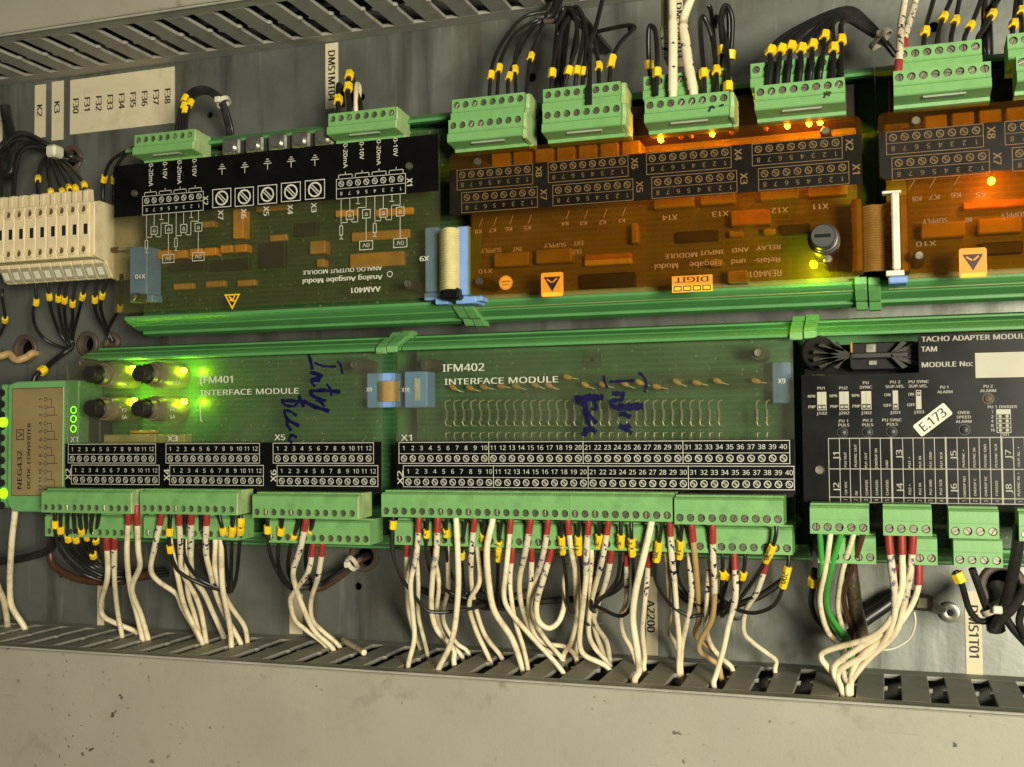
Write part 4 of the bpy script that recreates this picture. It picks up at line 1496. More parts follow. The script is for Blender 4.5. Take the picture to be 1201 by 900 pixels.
tt('TACHO ADAPTER MODULE', 936, 28, 586, 27, 0, 0.25)
tt('TAM', 690, 90, 88, 27, 0, 0.25)
tt('MODULE No:', 785, 172, 280, 27, 0, 0.3)
for s, zx, zy, zw in (('PU1', 107, 301, 46), ('PU2', 226, 300, 48), ('PU', 347, 272, 34), ('SYNC', 347, 296, 68), ('PU 2', 505, 268, 58), ('SUP.VIS.', 505, 292, 104), ('PU SYNC', 632, 266, 112), ('SUP.VIS.', 630, 290, 104), ('PU 1', 772, 296, 50), ('ALARM', 775, 321, 84), ('PU 2', 1007, 291, 52), ('ALARM', 1008, 315, 88),
                      ('NPN', 54, 345, 42), ('PNP', 56, 402, 40), ('NPN', 172, 343, 42), ('PNP', 176, 400, 44), ('NPN', 292, 341, 42), ('PNP', 296, 398, 44), ('ON', 464, 337, 36), ('OFF', 464, 394, 44), ('ON', 592, 334, 32), ('OFF', 592, 391, 44),
                      ('J102', 112, 437, 56), ('J202', 232, 435, 56), ('J302', 352, 434, 56), ('J203', 508, 432, 54), ('J303', 636, 430, 54), ('PU 1', 228, 478, 56), ('PULS', 228, 500, 62), ('PU 2', 357, 475, 54), ('PULS', 357, 499, 62), ('PU SYNC', 488, 473, 108), ('PULS', 490, 496, 62), ('OVER', 875, 433, 66), ('SPEED', 876, 457, 80), ('ALARM', 876, 481, 86),
                      ('PU 1 DIVIDER', 1083, 402, 160), ('J101', 1098, 551, 50), ('1', 1030, 429, 7), ('2', 1030, 455, 14), ('4', 1030, 479, 14), ('8', 1030, 503, 14), ('16', 1032, 527, 24)):
    tt(s, zx, zy, zw, 15, 0, 0.12)
for s, zx, zy in (('J1', 187, 660), ('J3', 527, 655), ('J5', 820, 660), ('J7', 1115, 655), ('J2', 188, 832), ('J4', 530, 836), ('J6', 822, 838), ('J8', 1118, 840)):
    tt(s, zx, zy, 48, 32, 90, 0.15)
for s, zx, zy, zw in (('PU2 OUT', 237, 688, 84), ('PUSYNC OUT', 292, 666, 124), ('PU1 OUT', 348, 690, 84), ('OVERSP IN', 403, 680, 108), ('GND', 461, 711, 44), ('PU1 +', 583, 702, 62), ('PU1 IN', 640, 700, 66), ('PU1 GND', 697, 688, 88), ('PU1 SCR', 755, 690, 88), ('PUSYNC +', 875, 680, 98), ('PUSYNC IN', 933, 676, 108), ('PUSYNC GND', 992, 666, 128), ('PUSYNC SCR', 1050, 666, 128), ('OUT AL. +', 1172, 670, 110),
                      ('+24 VDC', 240, 842, 78), ('0V', 297, 868, 24), ('CHASSIS', 352, 838, 84), ('CHASSIS', 407, 838, 84), ('CHASSIS', 463, 838, 84), ('PU2 +', 585, 848, 58), ('PU2 IN', 640, 845, 64), ('PU2 GND', 697, 836, 84), ('PU2 SCR', 752, 836, 84), ('OVERSP NO', 880, 832, 112), ('OVERSP C', 937, 836, 96), ('OVERSP NC', 995, 830, 112), ('CHASSIS', 1053, 842, 84), ('PUSYNC AL +', 1172, 820, 130)):
    tt(s, zx, zy, zw, 13, 90, 0.1)
cols = [148, 207, 262, 316, 371, 428, 487, 548, 605, 662, 720, 781, 842, 903, 961, 1020, 1082, 1146, 1206, 1268]
z_rows = [U(*q(600, y), AT)[1] for y in (570, 738, 893, 921)]
for i, cx in enumerate(cols):
    x, _ = U(*q(cx, 700), AT)
    x += 0.5 * 0
    pr.line([(x, z_rows[0]), (x, z_rows[3])], 0.75 if cx in (487, 781, 1082) else 0.34, dp)
    if i < len(cols) - 1 and i not in (0, 6, 11, 16):
        k = i - max(j for j in (0, 6, 11, 16) if j <= i)
        text_mm(pr, str(k), (x + U(*q(cols[i + 1], 700), AT)[0]) / 2, (z_rows[2] + z_rows[3]) / 2, 1.6, dp, 90, 1.0)
xa, xb = U(*q(148, 700), AT)[0], U(*q(1268, 700), AT)[0]
for i, z in enumerate(z_rows):
    pr.line([(xa, z), (xb, z)], 0.4, dp + 0.01)
for zx0, zx1, zy0, zy1, n_, dots in ((84, 136, 322, 420, 2, 1), (203, 257, 320, 418, 2, 1), (322, 378, 318, 416, 2, 1), (492, 523, 314, 416, 1, 1), (617, 648, 312, 414, 1, 0)):
    (x0, z1), (x1, z0) = U(*q(zx0, zy0), AT), U(*q(zx1, zy1), AT)
    f = part('jumper_field', MB().box(x0, x1, AT + 0.03, AT + 0.1, z0, z1), 'field_white', fp)
    g = MB()
    h = (z1 - z0) * 0.3
    zz0, zz1 = (z0 + .3, z0 + h) if dots else (z1 - h, z1 - .3)
    for k in range(n_):
        w_ = (x1 - x0 - .5) / n_
        g.box(x0 + .25 + k * w_ + .08, x0 + .25 + (k + 1) * w_ - .08, AT + .12, AT + .16, zz0, zz1)
    part('jumper', g, 'panel_black', f)
    for k in range(n_):
        pb.disc(x0 + .25 + (k + .5) * (x1 - x0 - .5) / n_, (zz0 + zz1) / 2, 0.7, AT + .2)
    if n_ == 2:
        pb.line([((x0 + x1) / 2, zz1), ((x0 + x1) / 2, z1 - .3)], 0.2, AT + .2)
(x0, z1), (x1, z0) = U(*q(1052, 416), AT), U(*q(1131, 540), AT)
part('jumper_field', MB().box(x0, x1, AT + .03, AT + .1, z1 - (z1 - z0) * .22, z1), 'field_white', fp)
for r_ in range(5):
    zc = z0 + (z1 - z0) * (r_ + .5) / 5
    pb.line([(x0, zc - (z1 - z0) / 10), (x1, zc - (z1 - z0) / 10)], 0.34, AT + .14)
    if r_ < 4:
        for fx in (.25, .75):
            pb.disc(x0 + (x1 - x0) * fx, zc, 0.7, AT + .14)
pb.line([(x0, z0), (x0, z1)], .3, AT + .15)
pb.line([(x1, z0), (x1, z1)], .3, AT + .15)
pr.add(pb.v, pb.f)
part('printed_marks', pr, 'print_grey', fp)
(x0, z1), (x1, z0) = U(1143.5, 414.3, AT), U(1240, 441.5, AT)
part('number_field', MB().box(x0, x1, AT + .03, AT + .12, z0, z1), 'field_white', fp)
c0 = Vector(U(*q(708, 472), AT))
a = math.radians(38)
rot = lambda u, v: (c0.x + u * math.cos(a) - v * math.sin(a), c0.y + u * math.sin(a) + v * math.cos(a))
Ls, Hs = 8.6, 3.2
st = part('paper_tag', MB().prism(rounded([rot(-Ls, -Hs), rot(Ls, -Hs), rot(Ls, Hs), rot(-Ls, Hs)], .9, 3), AT + .1, AT + .3), 'sticker_cream', fp, label='cream paper tag written E.173')
g = MB()
text_mm(g, 'E.173', c0.x, c0.y, 4.2, AT + .36, 38, 13.5, 0.3)
part('lettering', g, 'ink', st)
for zx, zy in ((1008, 358), (222, 540), (356, 538), (487, 536), (880, 525)):
    x, z = U(*q(zx, zy), AT)
    part('led', MB().lathe_d(x, z, [(AT + .02, 2.6), (AT + .3, 2.6), (AT + .32, 2.0), (AT + 1.2, 1.6), (AT + 1.6, .01)], 16), 'grommet' if zx == 1008 else 'chip', fp, smooth=True)
x, z = U(*q(97, 742), AT)
part('screw', MB().cyl((x, AT, z), (0, 1, 0), 2.4, 1.4, 16, 1.9), 'screw_steel', t, smooth=True)
# socket in the cut-out with two fan-shaped clips
for zx, mir in ((258, -1), (480, 1)):
    for k in range(6):
        an = math.radians(120 + k * 24) if mir < 0 else math.radians(60 - k * 24)
        x, z = U(*q(zx, 122), 72)
        L = 17.0 if k not in (0, 5) else 13.0
        ex, ez = x + math.cos(an) * L, z + math.sin(an) * L * 0.55
        px_, pz_ = -math.sin(an) * 1.5, math.cos(an) * 1.1
        part('clip_finger', MB().prism([(x, z - 1), (x, z + 1), (ex + px_, ez + pz_), (ex - px_, ez - pz_)], 69 + 0.2 * k, 71 + 0.2 * k), 'fuse_cap', t, 0.2)
(x0, z1), (x1, z0) = U(*q(265, 52), 72), U(*q(620, 195), 72)
part('socket_frame', MB().box(x0, x1, 57, 66, z0, z1), 'black_plastic', t, 0.6)
part('socket_backing', MB().box(xl + .3, xn, 56.2, 56.9, zn - 2, 40), 'hole_black', t)
part('socket_bar', MB().box(x0, x1 - 3, 68, 72, (z0 + z1) / 2 - 1.4, (z0 + z1) / 2 + 1.4), 'fuse_cap', t, 0.5)
for zx0, zy0, zx1, zy1, m, dd in ((345, 62, 405, 110, 'steel', 67), (360, 150, 410, 178, 'steel', 67), (262, 52, 275, 110, 'tan_part', 71), (262, 120, 275, 195, 'chip', 73), (585, 60, 600, 180, 'print_grey', 68)):
    (x0, z1), (x1, z0) = U(*q(zx0, zy0), dd), U(*q(zx1, zy1), dd)
    part('contact', MB().box(x0, x1, 66.1, dd, z0, z1), m, t, 0.4)
x, z = U(*q(80, 100), 78)
part('plug_knob', MB().lathe_d(x, z, [(57, 8.5), (64, 8.5), (66, 7), (66, .01)], 22), 'hole_black', t, smooth=True)

# ------------------------------------------------------------------ dc converter at the left edge
t = thing('dc_converter', 'green boxed converter with a brown label at the left edge', 'converter', (-500, 0, -50))
Dn = 74.0
x0, z1 = U(9, 455, Dn)
zT, zB = U(12, 448, Dn)[1], U(8, 600, Dn)[1]
xR = U(92, 500, Dn)[0]
xL = U(9, 520, Dn)[0]
prof = [(xL, zB + 5), (xL + 4, zB), (xR, zB), (xR, zT), (xL + 6, zT), (xL, zT - 2)]
cs = part('case', MB().prism(prof, 4, Dn), 'case_green', t, 0.6)
part('terminal_side', MB().box(xL - 14, xL - 0.1, 4, Dn - 9, zB + 1.5, zT - 1), 'case_green', t, 0.8)
for i in range(11):
    x, z = U(2.5, 461 + i * 13.2, Dn - 8.9)
    hole = part('screw', MB().cyl((x, Dn - 8.95, z), (0, 1, 0), 2.4, 0.5, 14), 'slot_dark', t, smooth=True)
for py in (495.5, 579):
    x, z = U(3, py, Dn - 8)
    part('led', MB().lathe_d(x, z, [(Dn - 8.9, 3.2), (Dn - 7.6, 3.0), (Dn - 7.0, 0.01)], 16), 'led_dimgreen', t, smooth=True)
(lx0, lz1), (lx1, lz0) = U(14.5, 455.5, Dn), U(69, 582.5, Dn)
lb = part('nameplate', MB().box(lx0, lx1 + 3, Dn + .05, Dn + .4, lz0, lz1), 'brown_label', t, 0.1)
g = MB()
w = lambda zx, zy: (zx * 0.2, 440 + zy * 0.2)
for s, zx, zy, zw, zh in (('NEG432', 118, 558, 232, 28), ('DC/DC-CONVERTER', 172, 475, 388, 19)):
    text(g, s, *w(zx, zy), zw * .2, zh * .2, Dn + .46, 90, 0.35, Dn)
for i in range(12):
    zy = 142 + i * 47.2
    text(g, str(i + 1), *w(240, zy), (18 if i < 9 else 36) * .2, 20 * .2, Dn + .46, 90, 0.15, Dn)
    x, z = U(*w(270, zy), Dn)
    g.ring(x, z, 1.1, 0.35, Dn + .46, 12)
    xe, _ = U(*w(305 + (i % 3) * 18, zy), Dn)
    g.line([(x + 1.2, z), (xe, z)], 0.35, Dn + .46)
    if i % 3 != 2:
        z2 = U(*w(270, zy + 47.2), Dn)[1]
        g.line([(xe, z), (xe, z2)], 0.35, Dn + .46)
x, z = U(*w(120, 350), Dn)
g.frame(x - 2.6, x + 2.6, z - 3, z + 3, 0.5, Dn + .46)
g.line([(x - 1.6, z - 1.5), (x + 1.6, z), (x - 1.6, z + 1.6)], 0.6, Dn + .46)
g.frame(lx0 + .4, lx1 + 2.6, lz0 + .4, lz1 - .4, .3, Dn + .45)
part('printed_marks', g, 'brown_print', lb)


# ================================================================== rail terminal blocks at the left
xR0 = U(105, 262, 65)[0]
za = U(126.7, 305.3, 52)[1]
zb = U(137, 325, 46)[1]
zf = U(105, 301, 65)[1]
zsh = U(105, 236, 65)[1]
zlug = U(103, 221.5, 63)[1]
PT = 8.15
body_prof = [(65, zf), (65, zsh), (63.4, zsh + .8), (63.4, zlug), (57.5, zlug + .6), (56.5, zsh + 2), (22, zsh - 2), (22, zb + 4), (44.5, zb - .6), (46, zb), (52, za), (52, zf + 0.4)]
zh1, zh2, zsq = U(95, 246, 65)[1], U(94.4, 293, 65)[1], U(100, 268.5, 65)[1]
TB = 10
blk = None
for i in range(TB):
    xr = xR0 - i * PT
    xl = xr - PT + 0.8
    lab = 'beige rail terminal block next to the end plate' if i == 0 else (f'{ORD[i]} beige rail terminal block from the end plate' if i < TB - 1 else 'beige rail terminal block cut off by the left edge')
    t = thing('terminal_block', lab, 'terminal block', (xl, 0, 100), 'beige terminal blocks in a row')
    if blk is None:
        blk = t
        parts = []
        # narrow upper lug, full-width body
        p_ = [q_ for q_ in body_prof if q_ not in body_prof[2:6]]
        parts.append(part('body', MB().sweep_x(p_, xl, xr), 'beige', t, 0.35))
        parts.append(part('upper_lug', MB().sweep_x([(63.4, zsh - .5), (63.4, zlug - 1), (62, zlug), (57.5, zlug + .6), (56.5, zsh - .5)], xl + 0.9, xr - 3.2), 'beige', t, 0.3))
        xc = (xl + xr) / 2
        for zz in (zh1, zh2):
            s_ = part('screw_collar', MB().lathe_d(xc, zz, [(65.0, 3.0), (66.8, 2.9), (66.8, 2.2), (65.1, 2.1)], 16), 'beige', t, smooth=True)
            parts.append(s_)
            parts.append(part('screw', MB().cyl((xc, 65.02, zz), (0, 1, 0), 2.1, 0.12, 14), 'beige_dark', t, smooth=True))
        parts.append(part('test_socket', MB().box(xc - .6, xc + 2.6, 65.03, 65.12, zsq - 3.2, zsq + 3.2), 'slot_dark', t))
        parts.append(part('edge_rib', MB().box(xr - .9, xr - .1, 65.03, 65.9, zsq - 4.4, zsq + 4.4), 'beige', t, 0.2))
        g = lambda f: (52 + (46 - 52) * f + .25, za + (zb - za) * f - .15)
        mk_ = MB().sweep_x([g(.12), g(.92), (g(.92)[0] + .9, g(.92)[1] - .5), (g(.12)[0] + .9, g(.12)[1] - .5)], xl + .3, xr - .3)
        parts.append(part('marker_carrier', mk_, 'tag_grey', t, 0.2))
        mk_ = MB().sweep_x([(g(.3)[0] + .95, g(.3)[1] - .55), (g(.75)[0] + .95, g(.75)[1] - .55), (g(.75)[0] + 1.4, g(.75)[1] - .8), (g(.3)[0] + 1.4, g(.3)[1] - .8)], xl + 2.0, xr - 1.6)
        parts.append(part('marker_tag', mk_, 'tag_white', t))
    else:
        for p in parts:
            c = p.copy()
            COL.objects.link(c)
            c.parent = t
            ORG[c] = ORG[t]
t = thing('end_plate', 'plain beige end plate closing the terminal block row', 'end plate', (xR0, 0, 100))
part('plate', MB().sweep_x([(63.5, zf + 1), (63.5, zsh), (58, zsh + 1.5), (8, zsh - 1), (8, zb + 4), (40, zb - 1.5), (46, zb - .5), (52.5, za - .6)], xR0 + .1, xR0 + 2.4), 'beige', t, 0.5)
x, z = U(121, 295, 45)
part('steel_pin', MB().cyl((xR0 + 2.4, 47, z), (1, 0, 0), 1.0, 14, 10), 'steel', t, smooth=True)
part('pin_collar', MB().cyl((xR0 + 2.4, 47, z), (1, 0, 0), 1.7, 4.5, 12), 'beige_dark', t, smooth=True)
x, z = U(2, 313, 50)
single('orange_terminal', MB().box(x - 8, x + 5, 30, 50, z - 4, z + 3.5), 'sticker_orange', (x, 30, z), 'small orange terminal under the beige blocks at the left edge', 'terminal', bevel=.6)


# ================================================================== ribbon cables
def ribbon(label, path, z0, z1, n, m, group=None):
    """flat cable, its cores stacked in z as ridges; path = [(x, d)]"""
    path = spline2(path, 6)
    th = (z1 - z0) / n
    mb = MB()
    rows = []
    for j in range(n * 4 + 1):
        ph = (j % 4) / 4
        rows.append((z0 + th * j / 4, 0.55 * abs(math.sin(math.pi * ph)) if j % 4 else 0.0))
    nn = len(path)
    for i, (x, d) in enumerate(path):
        a, b_ = path[max(0, i - 1)], path[min(nn - 1, i + 1)]
        tx, td = b_[0] - a[0], b_[1] - a[1]
        L = math.hypot(tx, td) or 1
        nx, nd = -td / L, tx / L
        if nd < 0:
            nx, nd = -nx, -nd
        for zz, o in rows:
            mb.v.append((x + nx * o, d + nd * o, zz))
    k = len(rows)
    for i in range(nn - 1):
        for j in range(k - 1):
            mb.f.append((i * k + j, i * k + j + 1, (i + 1) * k + j + 1, (i + 1) * k + j))
    off = len(mb.v)
    mb.v += [(x, d - 0.5, zz) for x, d in path for zz in (z0, z1)]
    for i in range(nn - 1):
        mb.f.append((off + 2 * i, off + 2 * i + 2, off + 2 * i + 3, off + 2 * i + 1))
    return single('ribbon_cable', mb, m, (path[0][0], path[0][1], z0), label, 'ribbon cable', group, smooth=True)


xa = U(512, 300, 66)[0]
xb = U(538, 300, 80)[0]
ribbon('cream ribbon cable bulging between the analog and relay modules', [(U(px_, 300, d_)[0], d_) for px_, d_ in ((521, 62), (517, 71), (516.5, 79), (523, 85), (532, 84), (538, 80.3))], U(525, 340, 82)[1], U(525, 268, 82)[1], 24, 'ribbon')
t = thing('ribbon_plug', 'black clamp end under the cream ribbon cable', 'plug', (xa, 60, 70))
x0, z1 = U(518, 338, 84)
x1, z0 = U(538, 351, 84)
part('clamp_bar', MB().box(x0, x1, 72, 84, z0, z1), 'black_plastic', t, 1.2)
part('blue_lever', MB().box(x0 - 8, x0 - .5, 66, 74, z0 - 1, z0 + 2), 'blue', t, .5)
part('blue_lever', MB().box(x1 + .5, x1 + 10, 66, 76, z0 - .5, z0 + 2.4), 'blue', t, .5)
xa, xb = U(1012, 280, 72)[0], U(1049, 280, 76)[0]
ribbon('brown ribbon cable joining the two amber relay modules', [(xa - 1, 70), (xa + 4, 73), (xa + 9, 72), (xb, 76)], U(1030, 318, 72)[1], U(1030, 240, 72)[1], 26, 'ribbon_brown')
t = thing('ribbon_plug', 'ivory clamp bar on the brown ribbon cable', 'plug', (xb, 60, 70))
x0, z1 = U(1045, 226, 82)
x1, z0 = U(1056.5, 316, 82)
part('clamp_bar', MB().box(x0, x1, 72, 82, z0, z1), 'ivory', t, .7)
part('end_lug', MB().box(x0 - 4, x1 + 1, 74, 80, z1 + .1, z1 + 1.4), 'ivory', t, .3)
part('end_lug', MB().box(x0 - 3, x1 + 1.6, 74, 80.5, z0 - 2.6, z0 - .1), 'ivory', t, .3)
part('blue_lever', MB().box(x0 - 2, x1 + 3, 66, 79, z0 - 6, z0 - 2.7), 'blue', t, .6)
part('socket', MB().box(x1 + .3, x1 + 4.5, 60, 74, z0, z1), 'ribbon_brown', t, .4)
xa, xb = U(446, 457, 71)[0], U(466, 457, 71)[0]
ribbon('short tan ribbon cable between the two interface modules', [(xa - 1, 70.5), (xa + 3, 72.5), (xb - 3, 72.5), (xb + 1, 70.5)], U(455, 471, 71)[1], U(455, 447, 71)[1], 10, 'wire_tan')


# ================================================================== wires
WIRES = []


def path3(pts, zoom, d0, d1, end):
    ox, oy, k = zoom
    P = [(ox + x * k, oy + y * k) for x, y in pts]
    L = [0.0]
    for a, b_ in zip(P, P[1:]):
        L.append(L[-1] + math.hypot(b_[0] - a[0], b_[1] - a[1]))
    if end == 'duct':
        d1 = min(66, max(16, on_height(*P[-1], ZB)[1]))
    if end == 'topduct':
        d1 = min(66, max(16, on_height(*P[-1], ZT)[1]))
    out = []
    for (px, py), l in zip(P, L):
        f = l / L[-1]
        f = f * f * (3 - 2 * f)
        d = d0 + (d1 - d0) * f
        x, z = U(px, py, d)
        out.append((x, d, z))
    lx, ld, lz = out[-1]
    if end == 'duct':
        out[-1] = (lx, ld, ZB + 0.5)
        out.append((lx + 1.5, ld, ZB - 9))
        out.append((lx + 6, ld, ZB - 22))
    elif end == 'topduct':
        out.append((lx, ld, ZT + 12))
    elif end == 'hole':
        out.append((lx, -12, lz))
    elif end == 'behind':
        px_, pd_, pz_ = out[-2]
        L_ = math.hypot(lx - px_, lz - pz_) or 1
        out.append((lx + (lx - px_) / L_ * 7, max(3, ld - 9), lz + (lz - pz_) / L_ * 7))
        out.append((lx + (lx - px_) / L_ * 12, max(-6, ld - 40), lz + (lz - pz_) / L_ * 12))
    return out


def tie(px, py, d, ang, r, label, w=1.3):
    """cable tie: a band round a bundle that runs at ang degrees in the picture plane"""
    x, z = U(px, py, d)
    a = math.radians(ang)
    ux, uz = math.cos(a), math.sin(a)
    seg, mb = 20, MB()
    for rr in (r, r + 0.7):
        for h in (-w, w):
            for i in range(seg):
                t_ = 2 * math.pi * i / seg
                mb.v.append((x - uz * rr * math.cos(t_) + ux * h, d + rr * math.sin(t_), z + ux * rr * math.cos(t_) + uz * h))
    for i in range(seg):
        j = (i + 1) % seg
        for a0, b0 in ((0, 1), (1, 3), (3, 2), (2, 0)):
            mb.f.append((a0 * seg + i, a0 * seg + j, b0 * seg + j, b0 * seg + i))
    t = thing('cable_tie', label, 'cable tie', (x, d, z), 'white cable ties on the bundles')
    part('band', mb, 'tie_white', t, smooth=True)
    part('head', MB().box(x - 2, x + 2, d + r + .8, d + r + 3.2, z - 1.8, z + 1.8), 'tie_white', t, .5)


def wire(pts, zoom, d0, d1=45, end='duct', r=1.2, m='wire_black', red=0.0, sleeve=0.0, ink='sleeve_ink', rings=(), grp='', lab='', into=6.0, name='wire', tie=None, digits=()):
    P = path3(pts, zoom, d0, d1, end)
    # run the wire a little way into its clamp
    s = 1 if P[0][2] < P[1][2] else -1
    P = [(P[0][0], P[0][1], P[0][2] - s * into)] + P if into else P
    if m in ('wire_white', 'wire_tan'):
        rj = random.Random(int(abs(P[1][0]) * 31))
        r *= rj.uniform(0.92, 1.07)
        P = [p if k in (0, 1, len(P) - 1) else (p[0] + rj.uniform(-.7, .7), p[1] + rj.uniform(-1, 1), p[2] + rj.uniform(-.6, .6)) for k, p in enumerate(P)]
    S = spline2(P, 5)
    t = thing(name, lab, name.replace('_', ' '), P[0], grp)
    WIRES.append((t, pts[0][0] * zoom[2] + zoom[0], grp))
    part('core_sheath', MB().tube(S, r, 9), m, t, smooth=True)
    V = [Vector(p) for p in S]
    L = [0.0]
    for a, b_ in zip(V, V[1:]):
        L.append(L[-1] + (b_ - a).length)

    def cut(l0, l1, n=7):
        o = []
        for i in range(n):
            l = l0 + (l1 - l0) * i / (n - 1)
            j = max(i2 for i2 in range(len(L)) if L[i2] <= l) if l > 0 else 0
            j = min(j, len(L) - 2)
            f = (l - L[j]) / max(1e-6, L[j + 1] - L[j])
            o.append(tuple(V[j].lerp(V[j + 1], f)))
        return o
    if red:
        part('red_end_sleeve', MB().tube(cut(0.2, into + red, 5), r * 1.22, 10), 'red_end', t, smooth=True)
    if sleeve:
        a = into + (red + .3 if red else 2)
        sl = part('marker_sleeve', MB().tube(cut(a, a + sleeve, 8), r * 1.13, 10), ink, t, smooth=True)
    for k, (rx, ry) in enumerate(rings):
        px, py = zoom[0] + rx * zoom[2], zoom[1] + ry * zoom[2]
        best = min(range(len(V)), key=lambda i: (proj(*V[i])[0] - px) ** 2 + (proj(*V[i])[1] - py) ** 2)
        # refine along the curve
        l = L[best]
        h = 2.3 if not digits or k >= len(digits) or len(digits[k]) < 2 else 1.3 + 1.5 * len(digits[k])
        l = min(max(l, h + .1), L[-1] - h - .1)
        c = cut(l - h, l + h, 3)
        rg = part('marker_ring', MB().tube(c, r * 1.85 + .35, 6, flat=0.9), 'yellow', t, 0.25)
        if digits and k < len(digits) and digits[k]:
            cx, cd, cz = c[1]
            g_ = MB()
            tang = Vector(c[2]) - Vector(c[0])
            ang = math.degrees(math.atan2(tang.z, tang.x))
            if ang > 0:
                ang -= 180
            text_mm(g_, digits[k], cx - .3, cz, 2.4, cd + r * 1.75 + .55, ang, 1.9 * len(digits[k]), .2)
            part('lettering', g_, 'ink', rg)
    return t


ZA = (0, 600, .25)
ZBm = (300, 600, .25)
ZC = (600, 600, .25)
ZD = (900, 580, .3)
WH = 'wire_white'
g1 = 'white wires under the narrow interface module'
DU, DL = 90, 78
RW = 1.5


def batch(items, zoom, grp, phrase, tier, r=RW):
    items = sorted(items, key=lambda i: i[0][0][0])
    for k, it in enumerate(items):
        pts, red, sl = it[:3]
        kw = it[3] if len(it) > 3 else {}
        kw = dict(kw)
        kw.setdefault('r', r)
        kw.setdefault('m', WH)
        look = kw.pop('look', 'white wire with red end' if red else 'plain white wire')
        wire(pts, zoom, DU if tier == 'upper' else DL, red=red, sleeve=sl, grp=grp, lab=f'{look}, {ORD[k]} from left in the {tier} tier {phrase}', **kw)


wire([(70, 5), (50, 150), (45, 330), (60, 440), (110, 550)], ZA, 60, r=2.1, m=WH, grp=g1, lab='white wire hanging alone below the green converter', into=10)
wire([(-30, 300), (-8, 360), (15, 420), (30, 540)], ZA, 55, r=2.0, m=WH, grp=g1, lab='white wire cut off by the left edge above the bottom duct', into=0)
batch([([(603, 20), (597, 200), (607, 360), (640, 480), (670, 600)], 6, 0), ([(642, 20), (645, 180), (650, 260), (625, 360), (660, 480), (697, 600)], 6, 0),
       ([(757, 20), (722, 160), (710, 270), (740, 330), (830, 385), (860, 450), (935, 612)], 6, 22), ([(840, 20), (845, 180), (855, 270), (890, 350), (925, 400), (948, 480), (970, 615)], 6, 20, {'ink': 'sleeve_ink'}), ([(897, 20), (890, 200), (905, 300), (960, 385), (1000, 470), (1055, 595)], 6, 20), ([(970, 20), (965, 180), (985, 280), (1015, 400), (1060, 500), (1130, 620)], 6, 20)],
      ZA, g1, 'under narrow module', 'upper', 1.6)
batch([([(500, 140), (505, 300), (475, 430), (480, 490), (560, 530), (650, 575)], 6, 0), ([(537, 140), (540, 320), (550, 470), (575, 585)], 6, 16), ([(800, 150), (830, 300), (860, 430), (900, 520), (945, 620)], 0, 0), ([(875, 150), (880, 365), (915, 480), (940, 605)], 0, 0), ([(1010, 150), (1010, 300), (1070, 430), (1150, 540), (1165, 615)], 0, 0), ([(1038, 150), (1045, 340), (1068, 450), (1080, 560), (1085, 635)], 0, 0)],
      ZA, g1, 'under narrow module', 'lower', 1.6)
g2 = 'three white wires beside the black bundle'
batch([([(235, 45), (205, 180), (180, 270), (185, 350), (230, 480), (280, 570), (365, 650)], 6, 26)], ZBm, g2, 'by middle grommet', 'upper')
batch([([(268, 165), (240, 280), (180, 370), (165, 420), (190, 510), (240, 560), (330, 640)], 6, 20), ([(313, 165), (300, 300), (262, 410), (265, 500), (300, 560), (390, 635)], 6, 22)], ZBm, g2, 'by middle grommet', 'lower')
g3 = 'white wires under the wide interface module'
up3 = [([(765, 45), (755, 200), (733, 330), (735, 480), (745, 600), (715, 725)], 6, 22, {'ink': 'sleeve_faint'}), ([(853, 45), (848, 200), (838, 290), (828, 450), (850, 560), (920, 640), (935, 715)], 6, 22, {'ink': 'sleeve_faint'}), ([(940, 45), (945, 200), (945, 360), (930, 550), (900, 650), (850, 745)], 0, 0, {'r': 1.6}),
       ([(1025, 45), (1015, 200), (1012, 330), (1030, 450), (1075, 580), (1150, 690)], 6, 26), ([(1110, 45), (1090, 180), (1095, 350), (1120, 470), (1200, 600), (1250, 735)], 0, 0, {'r': 1.65}), ([(1195, 50), (1175, 260), (1165, 390), (1190, 470), (1290, 590), (1445, 755)], 6, 0)]
sh = lambda L: [(x + 1200, y) for x, y in L]
up3 += [(sh([(87, 50), (65, 180), (42, 320), (50, 440), (90, 560), (140, 640), (230, 690)]), 6, 24, {'ink': 'sleeve_faint'}), (sh([(170, 55), (145, 200), (95, 370), (85, 480), (110, 580), (170, 625), (250, 640), (300, 690)]), 6, 30, {'ink': 'sleeve_faint'}), (sh([(265, 55), (275, 180), (300, 300), (305, 500), (270, 620), (245, 690)]), 6, 0), (sh([(360, 55), (355, 200), (350, 330), (335, 480), (320, 620), (345, 680), (455, 740)]), 6, 24, {'ink': 'sleeve_faint'}),
        (sh([(453, 55), (430, 200), (410, 310), (375, 430), (365, 560), (390, 640), (465, 720)]), 6, 28), (sh([(655, 55), (620, 220), (575, 370), (565, 500), (590, 640), (595, 740), (575, 795)]), 0, 0, {'r': 1.85}), (sh([(743, 60), (745, 220), (760, 350), (775, 480), (785, 620), (790, 760)]), 6, 28), (sh([(845, 70), (860, 230), (878, 370), (880, 500), (870, 580), (930, 640), (1030, 740)]), 8, 0, {'m': 'wire_tan', 'look': 'tan wire with red end'}), (sh([(943, 75), (950, 230), (955, 370), (945, 500), (890, 600), (890, 660), (970, 720), (985, 775)]), 8, 30, {'m': 'wire_tan', 'look': 'inked tan wire'})]
